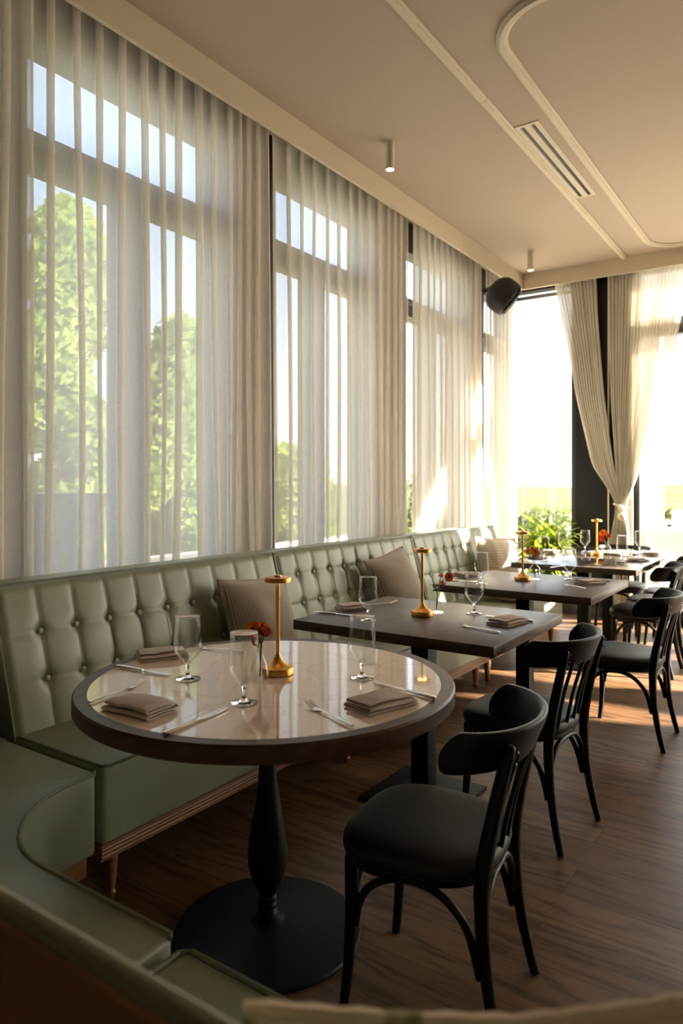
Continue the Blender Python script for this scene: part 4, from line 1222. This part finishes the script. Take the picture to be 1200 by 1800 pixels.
stm.build('stems', 'stem', t)
lf.build('leaves', 'palm', t, smooth=60, weld=False)

# ------------------------------------------------------------------ outside
tag(MB().box((XL - 3.2, YN, -.2), (XL - .17, YF + .15, -.03)).box((XL - 3.2, YF + .15, -.2), (9, YF + 7.5, -.03)).build('terrace_floor', 'terrace', smooth=0), kind='structure')
def hills(u, v):
    a = R(-25 + 215 * u); r = 9 + 900 * v ** 3
    h = -7 + 5.4 * min(1, r / 300) + min(1, r / 120) * 3.2 * (noise.noise(Vector((math.cos(a) * 2.2, math.sin(a) * 2.2, v * 2.2))) + .2)
    if v > .85: h += (v - .85) * 40 * (.6 + .8 * noise.noise(Vector((math.cos(a) * 5, math.sin(a) * 5, 2))))
    return (r * math.cos(a), r * math.sin(a) + 2, h)
struct('ground', MB().grid(hills, 120, 60), 'hill', smooth=60)
# parapet ledge outside the left windows
tag(MB().box((-5.6, .4, -.03), (-5.4, 9.5, .60)).build('terrace_parapet', 'facade', smooth=0), 'low white parapet wall on the terrace outside the left windows', 'wall')
tag(MB().box((-4.45, 2.15, -.03), (-3.75, 2.80, 1.24)).box((-4.47, 2.13, 1.18), (-3.73, 2.84, 1.26)).build('terrace_planter', 'planter', smooth=0), 'dark blue-grey box planter outside the nearest window', 'planter')

def tree(label, x, y, z0, h, rad, nl, seed, mat='foliage', name='tree', ls=.09, squash=1.1, trunk=True):
    rnd = random.Random(seed)
    t = thing(name, label, 'tree' if trunk else 'bush', (x, y, z0), 0, None)
    if trunk:
        tk = MB().tube([(0, 0, 0), (.05, .02, h * .3), (-.03, .05, h * .6), (.02, 0, h * .92)], [.09, .075, .05, .015], 9)
        for k in range(7):
            a = rnd.uniform(0, 2 * PI); z = h * rnd.uniform(.3, .7)
            tk.tube([(0, 0, z), (rad * .2 * math.cos(a), rad * .2 * math.sin(a), z + .07 * h), (rad * .4 * math.cos(a), rad * .4 * math.sin(a), z + .13 * h)], [.03, .02, .006], 6)
        tk.build('trunk', 'bark', t)
    lf = MB()
    blobs = []
    for k in range(16):
        a = rnd.uniform(0, 2 * PI); zc = .28 + .66 * k / 15 if trunk else rnd.uniform(.1, .8)
        rr = rad * rnd.uniform(.15, .75) * (1.15 - .75 * zc)
        blobs.append((rr * math.cos(a), rr * math.sin(a), zc * h, rad * rnd.uniform(.25, .45)))
    for k in range(nl):
        bx, by, bz, br = blobs[k % 16]
        d = Vector((rnd.gauss(0, 1), rnd.gauss(0, 1), rnd.gauss(0, 1))).normalized() * br * rnd.uniform(.6, 1.05)
        c = Vector((bx, by, bz)) + Vector((d.x, d.y, d.z * squash))
        s_ = ls * rnd.uniform(.6, 1.3)
        u = Vector((rnd.gauss(0, 1), rnd.gauss(0, 1), rnd.gauss(0, 1))).normalized(); w_ = u.orthogonal().normalized()
        lf.add([c - u * s_, c - w_ * s_ * .45, c + u * s_, c + w_ * s_ * .45], [(0, 1, 2, 3)])
    lf.build('foliage', mat, t, smooth=0, weld=False)
    return t
tree('tall light green tree outside the nearest window, left half', -13.7, 9.34, -5.0, 12.6, 2.0, 14000, 1, ls=.15)
tree('lower green tree outside the nearest window, right of the taller one', -14.3, 13.1, -5.0, 10.6, 2.1, 12000, 2, ls=.16)
tree('green shrub tree outside the second window, low behind the sheer', -13.1, 16.8, -5.0, 7.4, 1.9, 8000, 3, ls=.16)
tree('far green tree beyond the far end of the left windows', -8.0, 14.5, -3.4, 4.6, 1.5, 6000, 4, mat='foliage_dark')
tree('hazy green bush seen through the corner window, just right of the last left sheer', -8.2, 23.5, -5.5, 6.7, 1.9, 6000, 5, 'foliage_dark', 'bush', .16, trunk=False)
tree('hazy green bush seen through the corner window behind the palm', -10.1, 33.1, -6.5, 7.6, 2.8, 6000, 6, 'foliage_dark', 'bush', .2, trunk=False)
tree('hazy green bush beyond the terrace at the right edge of the view', -4.7, 28.3, -6.0, 7.0, 2.4, 6000, 8, 'foliage_dark', 'bush', .2, trunk=False)
tree('round yellow-green shrub behind the grey sofa cushion on the terrace', -2.1, 14.2, -.4, 1.5, .36, 2500, 7, 'foliage', 'bush', .05, trunk=False)

# white masonry column further out on the terrace
tag(MB().box((-2.30, 11.1, -.03), (-2.01, 11.45, 3.9)).build('outer_pillar', 'facade', smooth=0), 'white rendered pillar out on the terrace behind the far window', 'pillar')
# terrace furniture
def out_table(label, x, y, w_, d_, h=.74):
    t = thing('outdoor_table', label, 'outdoor table', (x, y, -.03), 0, 'white terrace tables')
    MB().box((-w_ / 2, -d_ / 2, h - .035), (w_ / 2, d_ / 2, h)).build('tabletop', 'outdoor_white', t, smooth=0)
    for sx in (-1, 1):
        for sy in (-1, 1):
            cx, cy = sx * (w_ / 2 - .04), sy * (d_ / 2 - .04)
            MB().box((cx - .025, cy - .025, 0), (cx + .025, cy + .025, h - .035)).build('leg', 'outdoor_frame', t, smooth=0)
    return t
def out_chair(label, x, y, rz):
    t = thing('outdoor_chair', label, 'outdoor chair', (x, y, -.03), rz, 'terrace armchairs')
    MB().box((-.24, -.25, .38), (.24, .25, .43)).build('seat', 'outdoor_tan', t, bevel=.01)
    MB().box((-.24, .20, .44), (.24, .25, .86), Matrix.Rotation(R(-8), 4, 'X')).build('backrest', 'outdoor_tan', t, bevel=.015)
    for sx in (-1, 1):
        MB().tube([(sx * .27, -.25, 0), (sx * .27, -.25, .62), (sx * .27, .25, .62), (sx * .27, .27, 0)], .014, 8).build('arm_frame', 'outdoor_frame', t)
        MB().tube([(sx * .27, -.2, .40), (sx * .27, .24, .40)], .012, 8).build('side_bar', 'outdoor_frame', t)
    return t
out_table('white-topped terrace table seen through the far right window, nearer one', -1.15, 10.0, 1.62, .8, .77)
out_table('white-topped terrace table farther out, before the grey cushioned sofa', -1.55, 12.25, 1.35, .6, .77)
out_chair('tan terrace chair at the nearer white outdoor table', -1.42, 9.15, R(170))
out_chair('tan terrace chair on the far side of the nearer white outdoor table', -.95, 10.85, R(-8))
t = thing('outdoor_sofa', 'pale grey cushioned terrace sofa at the right edge of the view', 'sofa', (-1.77, 13.25, -.03))
MB().box((-.5, -.35, .12), (1.1, .4, .34)).build('base', 'outdoor_white', t, smooth=0)
MB().box((-.48, -.35, .34), (1.08, .2, .5)).build('seat_cushion', 'outdoor_cushion', t, bevel=.04, seg=3)
MB().box((-.48, .2, .5), (1.08, .4, .90)).build('back_cushion', 'outdoor_cushion', t, bevel=.06, seg=3)
